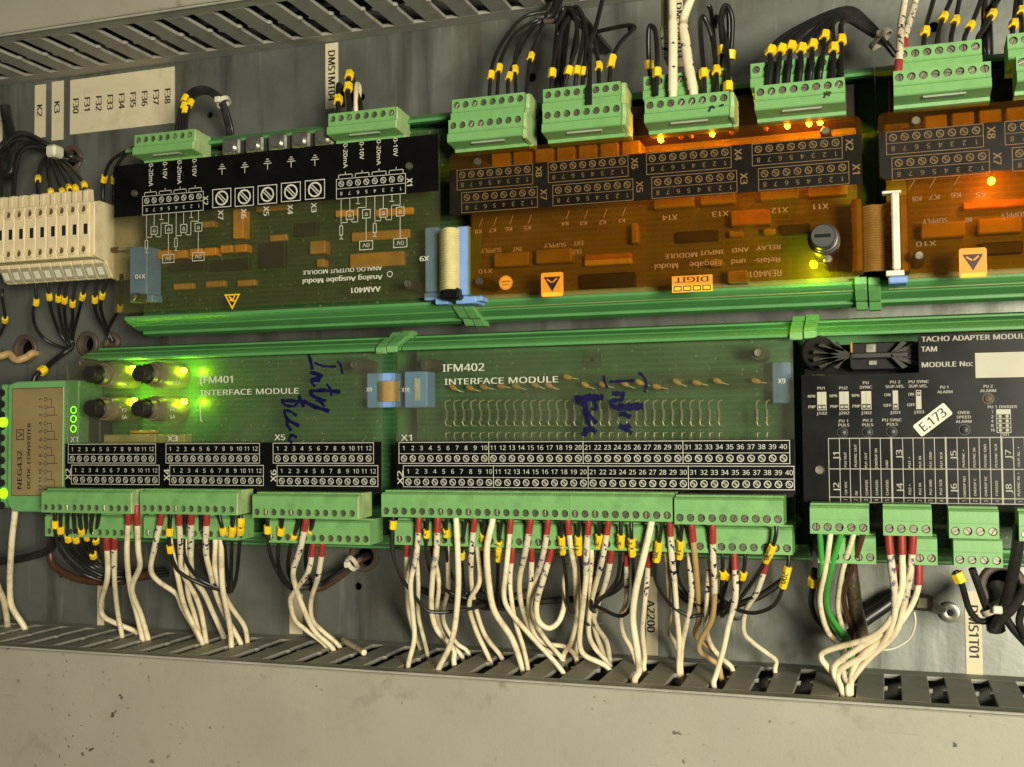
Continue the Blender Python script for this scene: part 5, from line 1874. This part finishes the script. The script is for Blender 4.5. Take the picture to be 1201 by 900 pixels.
lo3 = [([(708, 165), (708, 300), (715, 450), (750, 580), (775, 650)], 6, 0), ([(750, 170), (760, 330), (760, 480), (795, 600), (805, 670)], 0, 0), ([(825, 165), (860, 330), (850, 480), (880, 590), (965, 680)], 6, 0), ([(900, 170), (905, 360), (880, 450), (885, 530), (940, 610), (1000, 660)], 0, 0), ([(1040, 170), (1045, 330), (1008, 430), (1030, 550), (1100, 700)], 0, 0)]
lo3 += [(sh(a), b_, c_) for a, b_, c_ in (([(5, 190), (-10, 330), (10, 500), (60, 640), (75, 740)], 6, 12), ([(95, 185), (90, 330), (80, 450), (150, 580), (245, 700)], 6, 12), ([(325, 190), (325, 400), (320, 560), (300, 680)], 0, 0), ([(375, 200), (375, 400), (395, 530), (445, 610), (458, 690)], 0, 14), ([(468, 195), (440, 330), (385, 480), (385, 560), (440, 690)], 6, 14), ([(540, 210), (535, 420), (515, 500), (520, 580), (560, 640), (590, 720)], 6, 18), ([(645, 215), (630, 430), (615, 560), (625, 680), (620, 740)], 6, 18), ([(730, 230), (735, 480), (735, 560), (765, 620), (790, 700)], 0, 0), ([(835, 230), (840, 400), (815, 530), (800, 640), (800, 755)], 0, 20), ([(930, 230), (925, 400), (905, 530), (930, 620), (980, 680), (1030, 745)], 0, 18), ([(1045, 215), (1045, 400), (1020, 530), (990, 650), (965, 760), (955, 815)], 6, 22), ([(1195, 240), (1150, 370), (1095, 470), (1090, 560), (1130, 620), (1200, 665), (1235, 700), (1230, 755)], 6, 20))]
batch(up3, ZBm, g3, 'under the wide module', 'upper', 1.42)
batch(lo3, ZBm, g3, 'under the wide module', 'lower', 1.32)
wire([(185, 185), (150, 330), (115, 420), (120, 510), (170, 550), (225, 510), (255, 430), (250, 330)], ZC, DL, 50, 'behind', 1.4, WH, red=6, sleeve=24, ink='sleeve_faint', grp=g3, lab='white wire bent into a U that turns back up')
# a loose offcut lying on the bottom duct
S = [(*on_height(403 + i * 6, 752 + i * 3.6, ZB + 2)[:2], ZB + 2.2) for i in range(5)]
t = single('wire_offcut', MB().tube([(a, b_, c_ + .2) for a, b_, c_ in S], 1.7, 9), WH, S[0], 'short white wire offcut lying loose on the bottom duct', 'wire offcut', smooth=True)

# tacho module wires
gt = 'wires under the tacho module'
for pts, m, r, lab in (([(205, 150), (212, 260), (212, 330), (225, 420), (255, 510), (310, 575), (330, 640)], 'wire_green', 1.35, 'left green wire below the five-way connector'), ([(247, 150), (225, 290), (208, 400), (215, 480), (245, 545), (290, 600), (300, 690)], WH, 1.35, 'white wire between the two green wires'), ([(290, 150), (255, 270), (232, 380), (240, 460), (290, 540), (322, 605), (325, 690)], 'wire_green', 1.35, 'right green wire below the five-way connector'), ([(338, 150), (300, 290), (272, 400), (278, 470), (300, 530), (330, 600)], WH, 1.35, 'white wire between the green and the brown wire'), ([(375, 150), (335, 280), (300, 380), (305, 450), (335, 540), (345, 600)], 'wire_brown', 1.35, 'thin brown wire below the five-way connector')):
    wire(pts, ZD, 92, 40, 'behind', r, m, grp=gt, lab=lab)
wire([(325, 280), (335, 360), (345, 440), (365, 520), (372, 565)], ZD, 60, 40, None, 3.4, 'braid', grp=gt, name='braided_shield', lab='thick grey braided shield right of the brown wire', into=0)
for pts, d0, red, sl, lab in (([(475, 165), (480, 260), (495, 390), (490, 500), (430, 600), (320, 665), (280, 705), (290, 775)], 92, 8, 26, 'left of the three red-ended wires curling to the bottom duct'), ([(525, 165), (528, 260), (520, 370), (480, 490), (400, 560), (235, 610), (215, 640), (255, 700), (285, 770)], 92, 8, 0, 'middle of the three red-ended wires, looping furthest left'), ([(570, 165), (565, 300), (540, 420), (500, 540), (400, 640), (330, 730), (318, 780)], 92, 8, 26, 'right of the three red-ended wires with a purple inked sleeve'), ([(592, 285), (585, 370), (545, 460), (480, 550), (380, 620), (330, 690), (330, 780)], 80, 8, 0, 'red-ended white wire from the lower connector behind the three'), ([(500, 290), (505, 400), (470, 520), (370, 590), (280, 650), (262, 700), (295, 775)], 80, 8, 0, 'rearmost red-ended white wire under the tacho module')):
    wire(pts, ZD, d0, r=1.5, m=WH, red=red, sleeve=sl, ink='sleeve_faint', grp=gt, lab=lab)
gb = 'black cables at the lower right'
for pts, d0, d1, r, rings, lab in (([(735, 300), (760, 350), (790, 450), (830, 495), (880, 490)], 78, 66, 1.5, [(765, 318)], 'thin black wire with a yellow ring over the DMS1T01 strip'), ([(800, 290), (830, 370), (860, 450), (890, 480)], 78, 68, 1.7, [], 'thin black wire just right of the yellow ring'), ([(985, 120), (975, 230), (945, 380), (915, 470), (885, 535)], 92, 72, 2.6, [], 'thick black cable dropping from the right connector'), ([(1010, 360), (960, 440), (900, 500), (880, 530)], 80, 72, 2.4, [], 'black cable entering from the right edge to the bundle'), ([(930, 480), (965, 530), (1020, 590)], 72, 66, 1.9, [], 'black cable leaving the bundle to the lower right'), ([(890, 350), (900, 400), (890, 470), (895, 530)], 40, 62, 4.2, [], 'thickest black cable coming out of the wide grommet'), ([(1000, 440), (985, 500), (1010, 560)], 76, 70, 1.7, [], 'thin black cable at the right edge beside the bundle')):
    wire(pts, ZD, d0, d1, None, r, 'wire_black', rings=rings, grp=gb, lab=lab, into=0)
tie(1168, 712, 68, -60, 6.5, 'white cable tie round the black bundle by the DMS1T01 strip')
wire([(185, 290), (182, 340), (172, 420), (190, 480), (235, 530)], ZD, 70, 45, 'behind', 1.6, 'wire_black', rings=[(188, 340)], grp=gt, lab='black wire with a yellow ring left of the green wires', into=0)
wire([(590, 405), (520, 400), (440, 450), (370, 500), (340, 540)], ZD, 14, 20, 'behind', 3.6, 'wire_black', grp=gt, lab='thick black earth cable running to the ring lug', into=0)
wire([(575, 460), (578, 510), (555, 565), (500, 600), (450, 608)], ZD, 30, 45, 'behind', .55, 'tie_white', grp=gt, name='tie_tail', lab='thin clear tie tail looping below the ring lug', into=0)
# ring lug bolted to the plate
x, z = U(1114.5, 720, 6)
t = thing('ring_lug', 'steel ring lug bolted to the plate left of the DMS1T01 strip', 'cable lug', (x, 0, z))
part('ring', MB().lathe_d(x, z, [(.6, 2.2), (.6, 5.2), (1.6, 5.4), (2.4, 5.0), (2.4, 2.2), (.6, 2.2)], 26), 'steel', t, smooth=True)
part('washer', MB().lathe_d(x, z, [(2.5, 1.7), (2.5, 4.6), (3.6, 4.5), (3.8, 3.2), (3.5, 1.7)], 24), 'steel', t, smooth=True)
part('bolt', MB().lathe_d(x, z, [(.1, 1.65), (3.2, 1.65), (3.2, .01)], 16), 'slot_dark', t, smooth=True)
x2, z2 = U(1082, 706.5, 8)
part('tongue', MB().tube([(x - 3, 2, z + .6), (x - 6.5, 3.5, z + 2.0), (x2 + 2, 7, z2)], [2.8, 3.4, 4.0], 10, flat=.6), 'steel', t, smooth=True)
part('barrel', MB().tube([(x2 + 4, 7.5, z2 - .6), (x2 - 2, 9, z2 + .4), (x2 - 6, 10.5, z2 + 1.2)], [4.0, 4.6, 4.4], 12), 'grommet', t, smooth=True)
part('crimp_mark', MB().box(x2 - 3.2, x2 + 2.0, 12.8, 14.2, z2 - 2.2, z2 + 3.0), 'tag_grey', t, .4)

# ------------------------------------------------------------------ black wires under the lower row
ZE = (40, 570, 1 / 7.5)
g5 = 'black marked wires at the lower left'
for k, (pts, ring) in enumerate((([(185, 245), (190, 400), (210, 520), (290, 650), (430, 770), (600, 835), (680, 840)], [(183, 335)]), ([(235, 245), (235, 420), (290, 560), (420, 690), (600, 790), (680, 800)], [(235, 375)]), ([(295, 245), (298, 460), (350, 580), (480, 700), (640, 770)], [(295, 460)]), ([(350, 245), (368, 468), (420, 590), (520, 690), (650, 760)], [(370, 468)]), ([(400, 245), (418, 405), (450, 560), (540, 680), (650, 745)], [(420, 405)]), ([(455, 245), (466, 445), (490, 580), (560, 680), (650, 735)], [(468, 447)]), ([(515, 245), (500, 400), (520, 610), (580, 700), (660, 730)], [(523, 615)]), ([(575, 245), (545, 420), (545, 500), (590, 640), (660, 715)], [(540, 487)]))):
    wire(pts, ZE, 90, 55, 'behind', 1.15, 'wire_black', rings=ring, grp=g5, lab=f'{ORD[k]} black wire from the left under the left end of the lower row')
wire([(-60, 240), (60, 228), (130, 215), (200, 195), (245, 165), (270, 110)], ZA, 30, 50, None, 2.6, 'wire_black', grp=g5, lab='thick dark cable running in from the left edge below the converter', into=0)
wire([(250, 130), (235, 190), (260, 260), (380, 320), (560, 330), (700, 290)], ZA, 45, 45, None, 2.4, 'wire_brown', grp=g5, lab='brown cable behind the leftmost black wires', into=0)
for k, (pts, ring) in enumerate((([(800, 20), (795, 150), (830, 270), (930, 335), (1050, 372), (1085, 378)], [(802, 108), (812, 180)]), ([(870, 20), (865, 200), (930, 310), (1040, 365), (1084, 370)], []), ([(945, 20), (940, 200), (980, 310), (1050, 360), (1085, 362)], []), ([(1030, 20), (1045, 90), (1060, 230), (1072, 340), (1085, 378)], [(1042, 88)]), ([(1095, 20), (1088, 110), (1085, 280), (1085, 375)], [(1087, 80), (1087, 112)]), ([(1130, 20), (1128, 90), (1110, 300), (1085, 376)], [(1131, 48), (1129, 85)]))):
    wire(pts, ZA, 87, 58, None, 1.15, 'wire_black', rings=ring, grp=g5, lab=f'{ORD[k]} black wire among the white wires under the middle connector')
g6 = 'black wires beside the middle grommet'
for k, (pts, ring) in enumerate((([(55, 40), (60, 160), (95, 270), (165, 360), (290, 350)], [(55, 88)]), ([(125, 40), (105, 180), (115, 280), (175, 355), (290, 345)], [(125, 105)]), ([(205, 40), (160, 180), (155, 290), (200, 350), (290, 340)], [(180, 118)]), ([(270, 40), (235, 200), (245, 300), (280, 335), (300, 335)], [(265, 112)]))):
    wire(pts, ZBm, 88, 50, None, 1.15, 'wire_black', rings=ring, grp=g6, lab=f'{ORD[k]} black wire of the four running to the middle grommet')
for k, (o, lab) in enumerate(((0, 'upper cable of the black bundle entering the middle grommet'), (16, 'lower cable of the black bundle entering the middle grommet'))):
    wire([(250, 345 + o * .6), (310, 345 + o * .6), (390, 290 + o), (450, 245 + o), (505, 212 + o * .3)], ZBm, 50, 4, 'hole', 2.4, 'wire_black' if k == 0 else 'wire_brown', grp=g6, lab=lab, into=0)
tie(413, 661, 20, 35, 4.2, 'white cable tie on the black bundle near the middle grommet')
g7 = 'black marked wires under the wide interface module'
bl = [([(645, 40), (640, 180), (680, 300), (740, 390), (820, 470), (990, 460), (1100, 430)], [(645, 58)], ['']), ([(805, 40), (800, 210), (840, 320), (910, 380), (1000, 410)], [(806, 105)], ['2']), ([(893, 40), (895, 200), (920, 300), (980, 380)], [(888, 112)], ['3']), ([(985, 40), (965, 205), (980, 360), (1010, 410)], [(968, 205)], ['5']), ([(1070, 40), (1065, 140), (1055, 330)], [(1066, 140)], ['111']), ([(1155, 40), (1140, 155), (1132, 410)], [(1140, 152), (1135, 205)], ['1', '23'])]
bl += [(sh(a), [(x + 1200, y) for x, y in b_], c_) for a, b_, c_ in (([(235, 50), (235, 160), (255, 300), (262, 420)], [(235, 165)], ['119']), ([(318, 50), (312, 160), (330, 300), (340, 480)], [(312, 160)], ['211']), ([(412, 50), (408, 140), (388, 300), (375, 420)], [(408, 142)], ['23']), ([(512, 60), (512, 140), (500, 300), (460, 370), (410, 420)], [(512, 138)], ['45']), ([(560, 50), (563, 145), (570, 400), (520, 490), (430, 460)], [(563, 145), (570, 208)], ['2', '']), ([(705, 60), (685, 190), (675, 320), (745, 435), (830, 490), (860, 490)], [(685, 190)], ['270']), ([(798, 60), (790, 180), (780, 300), (830, 400), (870, 430)], [(790, 180)], ['331']), ([(990, 220), (990, 295), (985, 390), (1010, 450)], [(988, 295)], ['']), ([(1030, 220), (1018, 300), (985, 420)], [(1017, 302)], ['']), ([(1095, 220), (1085, 300), (1050, 400), (1000, 450)], [(1085, 302)], [''])
      , ([(1240, 110), (1210, 200), (1130, 330), (1070, 410), (1020, 460)], [(1222, 195)], ['200']), ([(1300, 240), (1285, 310), (1240, 430), (1150, 475), (1070, 465), (1010, 430)], [(1277, 305)], ['200']))]
for k, (pts, ring, dg_) in enumerate(bl):
    wire(pts, ZBm, 91 if pts[0][1] < 120 else 78, 58, 'behind', 1.0, 'wire_black', rings=ring, digits=dg_, grp=g7, lab=f'{ORD[k]} black wire from the left under the wide module')

for k, (pts, lab) in enumerate((([(490, 690), (530, 704), (580, 709), (640, 705), (700, 700), (728, 686), (734, 660)], 'black cable crossing behind the white wires left of the A2200 strip'), ([(786, 660), (792, 690), (815, 708), (850, 712), (890, 700), (925, 676)], 'black cable crossing behind the white wires right of the A2200 strip'))):
    wire(pts, (0, 0, 1), 36, 34, None, 1.9, 'wire_black', grp=g7, lab=lab, into=0)

# ------------------------------------------------------------------ wires above the upper row
ZF = (560, 0, 1 / 6)
g8 = 'black wires above the left relay connectors'
for k, (pts, ring, end) in enumerate((([(85, 660), (110, 440), (200, 260), (330, 120), (500, 80)], [(88, 525)], None), ([(140, 655), (160, 440), (250, 260), (380, 160), (490, 125)], [(150, 505)], None), ([(215, 648), (222, 540), (290, 380), (360, 260), (450, 160)], [(217, 540)], None), ([(270, 640), (265, 400), (320, 270), (400, 180), (470, 140)], [(270, 482)], None), ([(345, 650), (375, 400), (440, 230), (495, 80)], [(390, 398)], None))):
    wire(pts, ZF, 74, 40, end, 1.05, 'wire_black', rings=ring, grp=g8, lab=f'{ORD[k]} black wire from left in the fan above the leftmost relay connector')
wire([(420, 125), (480, 120), (530, 100), (560, 30), (570, -60)], ZF, 40, 40, 'topduct', 3.0, 'wire_black', grp=g8, lab='black cable gathered where the fan of wires enters the top duct', into=0)
wire([(470, 150), (530, 150), (600, 140)], ZF, 44, 44, None, 1.5, 'grommet', grp=g8, name='tie_band', lab='grey tie band holding the fan of wires', into=0)
g9 = 'black wires looping above the second relay connector'
for k, (pts, ring, d0) in enumerate((([(520, 610), (535, 440), (590, 220), (640, 130), (680, 110), (700, 200), (660, 420)], [(517, 515)], 74), ([(615, 600), (650, 470), (700, 300), (690, 130), (640, 55), (590, 120), (560, 200), (590, 400), (600, 500)], [(635, 498)], 74), ([(690, 590), (700, 500), (740, 300), (745, 150), (700, 55), (650, 90), (630, 200), (610, 400)], [(690, 508)], 74), ([(740, 590), (750, 480), (768, 280), (740, 110), (690, 50), (640, 120), (600, 300), (580, 420)], [(750, 495)], 74), ([(790, 715), (790, 450), (795, 280), (830, 200), (880, 0), (900, -60)], [], 86), ([(855, 575), (850, 440), (820, 280), (790, 240), (770, 330)], [(857, 465)], 74), ([(930, 565), (945, 420), (1000, 310), (1090, 210), (1060, 180), (850, 222), (790, 240)], [(935, 435), (958, 433)], 74))):
    wire(pts, ZF, d0, 44, None, 1.15 if k != 4 else 1.3, 'wire_black', rings=ring, grp=g9, lab=f'{ORD[k]} black wire from left above the second relay connector')
for k, x_ in enumerate((545, 575, 610)):
    wire([(x_ - 10, 600), (x_, 400), (x_ + 20, 220), (x_ + 40, 110), (x_ + 70, 60), (x_ + 100, 90)], ZF, 52, 46, 'behind', 1.5, 'wire_black', grp=g9, lab=f'{ORD[k]} black wire from left in the dark bundle behind the loops')
ZG = (740, 0, 1 / 6)
g10 = 'wires above the third relay connector'
wire([(135, 530), (125, 400), (125, 210), (150, 185), (175, 240), (185, 400), (178, 670)], ZG, 74, 88, None, 1.2, 'wire_black', rings=[(125, 450), (185, 510)], grp=g10, lab='black wire bent over like a hairpin left of the white cables')
wire([(290, 480), (260, 390), (228, 260), (240, 170), (235, 0), (235, -60)], ZG, 74, 60, None, 1.9, 'wire_tan', sleeve=24, grp=g10, lab='brownish white cable, leftmost of the three thick ones')
wire([(295, 665), (293, 500), (290, 300), (298, 0), (300, -60)], ZG, 88, 70, None, 2.15, WH, sleeve=40, ink='sleeve_print', grp=g10, lab='thick white cable standing straight, middle of the three')
wire([(440, 650), (420, 500), (385, 300), (370, 150), (420, 0), (445, -60)], ZG, 88, 66, None, 2.1, WH, sleeve=40, ink='sleeve_print', grp=g10, lab='thick white cable bending to the right, rightmost of the three')
for k, (pts, ring, d1) in enumerate((([(517, 640), (510, 480), (488, 200), (500, 120), (530, 150), (575, 280), (590, 400)], [(515, 510)], 60), ([(603, 628), (600, 500), (585, 300), (565, 90), (545, 40)], [(605, 508)], 50), ([(683, 610), (685, 480), (655, 240), (600, 118), (590, 200)], [(683, 610)], 56), ([(640, 470), (645, 355), (630, 140), (660, 40), (700, 80), (715, 180), (700, 420)], [(645, 355), (703, 438)], 62), ([(660, 480), (660, 300), (640, 150), (670, 55), (690, 150), (690, 380)], [], 52))):
    wire(pts, ZG, 88 if k < 3 else 70, d1, None, 1.25, 'wire_black', rings=ring, grp=g10, lab=f'{ORD[k]} black wire from left, right of the thick white cables')
ZH = (900, 0, 1 / 3.99)
g11 = 'eight thick black wires curving right'
for k, (x_, ring, top) in enumerate(((10, (15, 240), 150), (45, (65, 233), 140), (95, (110, 218), 120), (150, (158, 228), 105), (200, (210, 208), 85), (245, (268, 160), 60), (305, (310, 228), 62), (345, (345, 190), 80))):
    if k < 6:
        pts = [(x_, 385 - k * 6), (x_ + 8, 310), (ring[0] + 8, ring[1] - 20), (x_ + 150 - k * 8, 40 + top * .55), (370, 40 + k * 9), (470, 100 + k * 8), (545, 185 + k * 3), (600, 260)]
    else:
        pts = [(x_, 355), (ring[0], ring[1]), (x_ + 2, 110 + (k - 6) * 5), (380, 85 + (k - 6) * 12), (460, 130 + (k - 6) * 14), (545, 200), (600, 265)]
    wire(pts, ZH, 89, 34, None, 1.35, 'wire_black', rings=[ring], grp=g11, lab=f'{ORD[k]} thick black wire from left curving over to the right')
tie(1033, 46, 42, -50, 6.0, 'white cable tie round the eight thick black wires')
g12 = 'wires above the right connectors'
wire([(612, 330), (615, 240), (625, 130), (640, 0), (645, -50)], ZH, 92, 60, None, 1.5, WH, red=5, sleeve=34, grp=g12, lab='white inked wire with a red end left of the top right connectors')
wire([(640, 215), (642, 190), (662, 120), (692, 0), (700, -50)], ZH, 80, 55, None, 1.4, WH, red=4, sleeve=30, grp=g12, lab='second white inked wire leaning right beside the first')
ZI = (1030, 0, 1 / 6.924)
for k, (pts, ring) in enumerate((([(370, 350), (385, 240), (400, 170), (450, 0), (470, -60)], [(383, 250)]), ([(480, 335), (495, 240), (530, 140), (590, 0), (610, -60)], [(535, 138)]), ([(590, 325), (608, 230), (630, 150), (660, 0), (670, -60)], [(638, 170)]), ([(700, 315), (730, 240), (775, 160), (835, 0), (850, -60)], [(755, 215)]), ([(810, 310), (860, 230), (925, 120), (950, 40), (1010, -40)], [(925, 120)]), ([(890, 420), (885, 250), (880, 100), (900, -60)], []), ([(860, 400), (870, 250), (905, 100), (980, -60)], []), ([(1090, 262), (1100, 200), (1110, 100), (1130, -60)], [(1105, 200)]), ([(1165, 250), (1160, 95), (1150, -60)], [(1168, 95)]))):
    wire(pts, ZI, 80 if k not in (5, 6) else 40, 55, None, 1.15 if k not in (5, 6) else 2.6, 'wire_black', rings=ring, grp=g12, lab=f'{ORD[k]} black wire from left above the top right connectors')

# ------------------------------------------------------------------ wires round the terminal blocks
ZJ = (0, 130, 1 / 7.5)
g13 = 'black wires above the beige terminal blocks'
wire([(-80, 420), (0, 325), (100, 230), (230, 205), (400, 290), (560, 370), (640, 410)], ZJ, 50, 8, 'hole', 2.0, 'wire_black', grp=g13, lab='outer black cable arching from the left edge into the grommet', into=0)
wire([(-80, 470), (0, 350), (120, 255), (250, 258), (380, 310), (560, 400), (640, 430)], ZJ, 48, 6, 'hole', 2.0, 'wire_black', grp=g13, lab='inner black cable arching from the left edge into the grommet', into=0)
wire([(120, 730), (130, 520), (170, 380), (260, 315), (400, 340), (520, 400), (620, 430)], ZJ, 55, 6, 'hole', 1.6, 'wire_black', grp=g13, lab='black wire rising from the blocks under the arched cables')
wire([(5, 740), (8, 560), (15, 430), (100, 280), (220, 230)], ZJ, 55, 30, None, 1.5, 'wire_black', grp=g13, lab='black wire rising at the very left edge')
wire([(45, -40), (60, 60), (100, 220), (120, 400), (100, 545), (40, 560)], ZJ, 20, 26, None, 3.6, 'wire_black', grp=g13, lab='thick black cable hanging down beside the K2 strip', into=0)
for k, (pts, ring) in enumerate((([(330, 750), (335, 600), (370, 450), (430, 400), (560, 420)], [(335, 595)]), ([(450, 740), (445, 700), (420, 500), (440, 400), (580, 430)], [(452, 712)]), ([(548, 735), (545, 700), (480, 520), (450, 400), (590, 430)], [(550, 708)]), ([(612, 720), (610, 680), (540, 520), (470, 410), (590, 430)], [(613, 685)]), ([(668, 715), (660, 670), (600, 540), (490, 410), (600, 430)], [(668, 680)]), ([(745, 690), (735, 640), (640, 510), (520, 410), (610, 430)], [(742, 650)]))):
    wire(pts, ZJ, 54, 8, 'hole', 1.1, 'wire_black', rings=ring, grp=g13, lab=f'{ORD[k]} thin black wire from left fanning from the grommet to the blocks')
x, z = U(63, 178, 30)
single('cable_tie', MB().box(x - 4, x + 4, 24, 34, z - 4, z + 4), 'tie_white', (x, 24, z), 'white cable tie head on the wires below the K3 strip', 'cable tie', bevel=1.5)
for k, (pts, ring) in enumerate((([(905, 740), (915, 600), (980, 440), (1150, 338), (1200, 330)], [(915, 605)]), ([(1000, 720), (1002, 610), (1025, 490), (1100, 390), (1180, 340)], [(1000, 615)]))):
    wire(pts, ZJ, 40, 58, None, 1.1, 'wire_black', rings=ring, grp=g13, lab=f'{["left", "right"][k]} thin black wire between the end plate and the first green connector')
ZK = (0, 320, 1 / 7.5)
g14 = 'black wires below the beige terminal blocks'
for k, (pts, ring, endp) in enumerate((([(20, 230), (45, 415), (10, 520), (-40, 600)], [(52, 415)], None), ([(310, 60), (320, 258), (290, 330), (310, 470), (400, 590), (560, 660), (640, 660)], [(320, 258)], None), ([(410, 60), (435, 210), (450, 330), (520, 520), (610, 640)], [(438, 212)], None), ([(545, 60), (512, 225), (530, 400), (590, 600), (630, 650)], [(512, 225)], None), ([(600, 60), (567, 240), (572, 400), (610, 600), (640, 650)], [(567, 240)], None), ([(668, 60), (637, 270), (640, 400), (615, 560), (640, 650)], [(637, 272)], None), ([(770, 60), (724, 210), (690, 360), (640, 560), (650, 640)], [(722, 208)], None), ([(860, 60), (833, 235), (850, 370), (940, 520), (980, 600)], [(833, 236)], None), ([(940, 60), (897, 200), (888, 330), (945, 490), (990, 600)], [(899, 200)], None), ([(1070, 100), (1055, 310), (1030, 350), (950, 510), (985, 610)], [(1055, 310)], None))):
    wire(pts, ZK, 44, 14, None, 1.1, 'wire_black', rings=ring, grp=g14, lab=f'{ORD[k]} black wire from left below the beige blocks')
wire([(640, 655), (560, 710), (480, 770), (390, 850), (320, 900), (290, 960)], ZK, 14, 40, None, 1.7, 'wire_black', rings=[(388, 890)], grp=g14, lab='black wire slanting down from the blocks to the green converter', into=0)
wire([(-60, 740), (20, 730), (90, 720), (150, 770), (240, 740), (290, 700)], ZK, 22, 2, 'hole', 2.6, 'wire_tan', grp=g14, lab='tan cable entering the left grommet', into=0)
wire([(930, 640), (975, 560), (1010, 560), (1040, 600), (1020, 640), (980, 640)], ZK, 10, 10, None, 2.2, 'grommet', grp=g14, lab='brown bent cable above the end of the lower green rail', into=0)

# ------------------------------------------------------------------ wires above the analog module
ZL = (0, 0, .25)
g15 = 'black wires arching above the left analog connector'
for k in range(4):
    o = k * 14
    wire([(828 + o, 610), (852 + o * .8, 500), (900 + o * .6, 425 + o * .5), (975 + o * .2, 415 + o * .6), (1045 - o * .3, 470 + o * .4), (1085 - o * .5, 590), (1090 - o * .5, 640)], ZL, 66, 30, None, 1.2, 'wire_black', rings=[[(868, 468), (880, 500), (880, 525), (915, 497)][k]], grp=g15, lab=f'{ORD[k]} black wire from left arching above the left analog connector')
tie(262, 120, 40, -60, 4.0, 'white cable tie on the arch of black wires')
ZM = (300, 0, .25)
g16 = 'short wires above the right analog connector'
for k, (pts, ring, m) in enumerate((([(388, 520), (386, 470), (388, 400), (402, 420), (410, 500)], [(388, 468)], 'wire_black'), ([(440, 515), (432, 430), (440, 345), (455, 380), (450, 500)], [(440, 350), (432, 420)], 'wire_black'), ([(470, 515), (464, 460), (472, 395), (482, 420), (478, 500)], [], WH), ([(492, 510), (485, 470), (462, 420), (455, 480)], [], 'wire_black'))):
    wire(pts, ZM, 66, 44, None, 1.5, m, rings=ring, grp=g16, lab=f'{ORD[k]} short wire from left above the right analog connector')
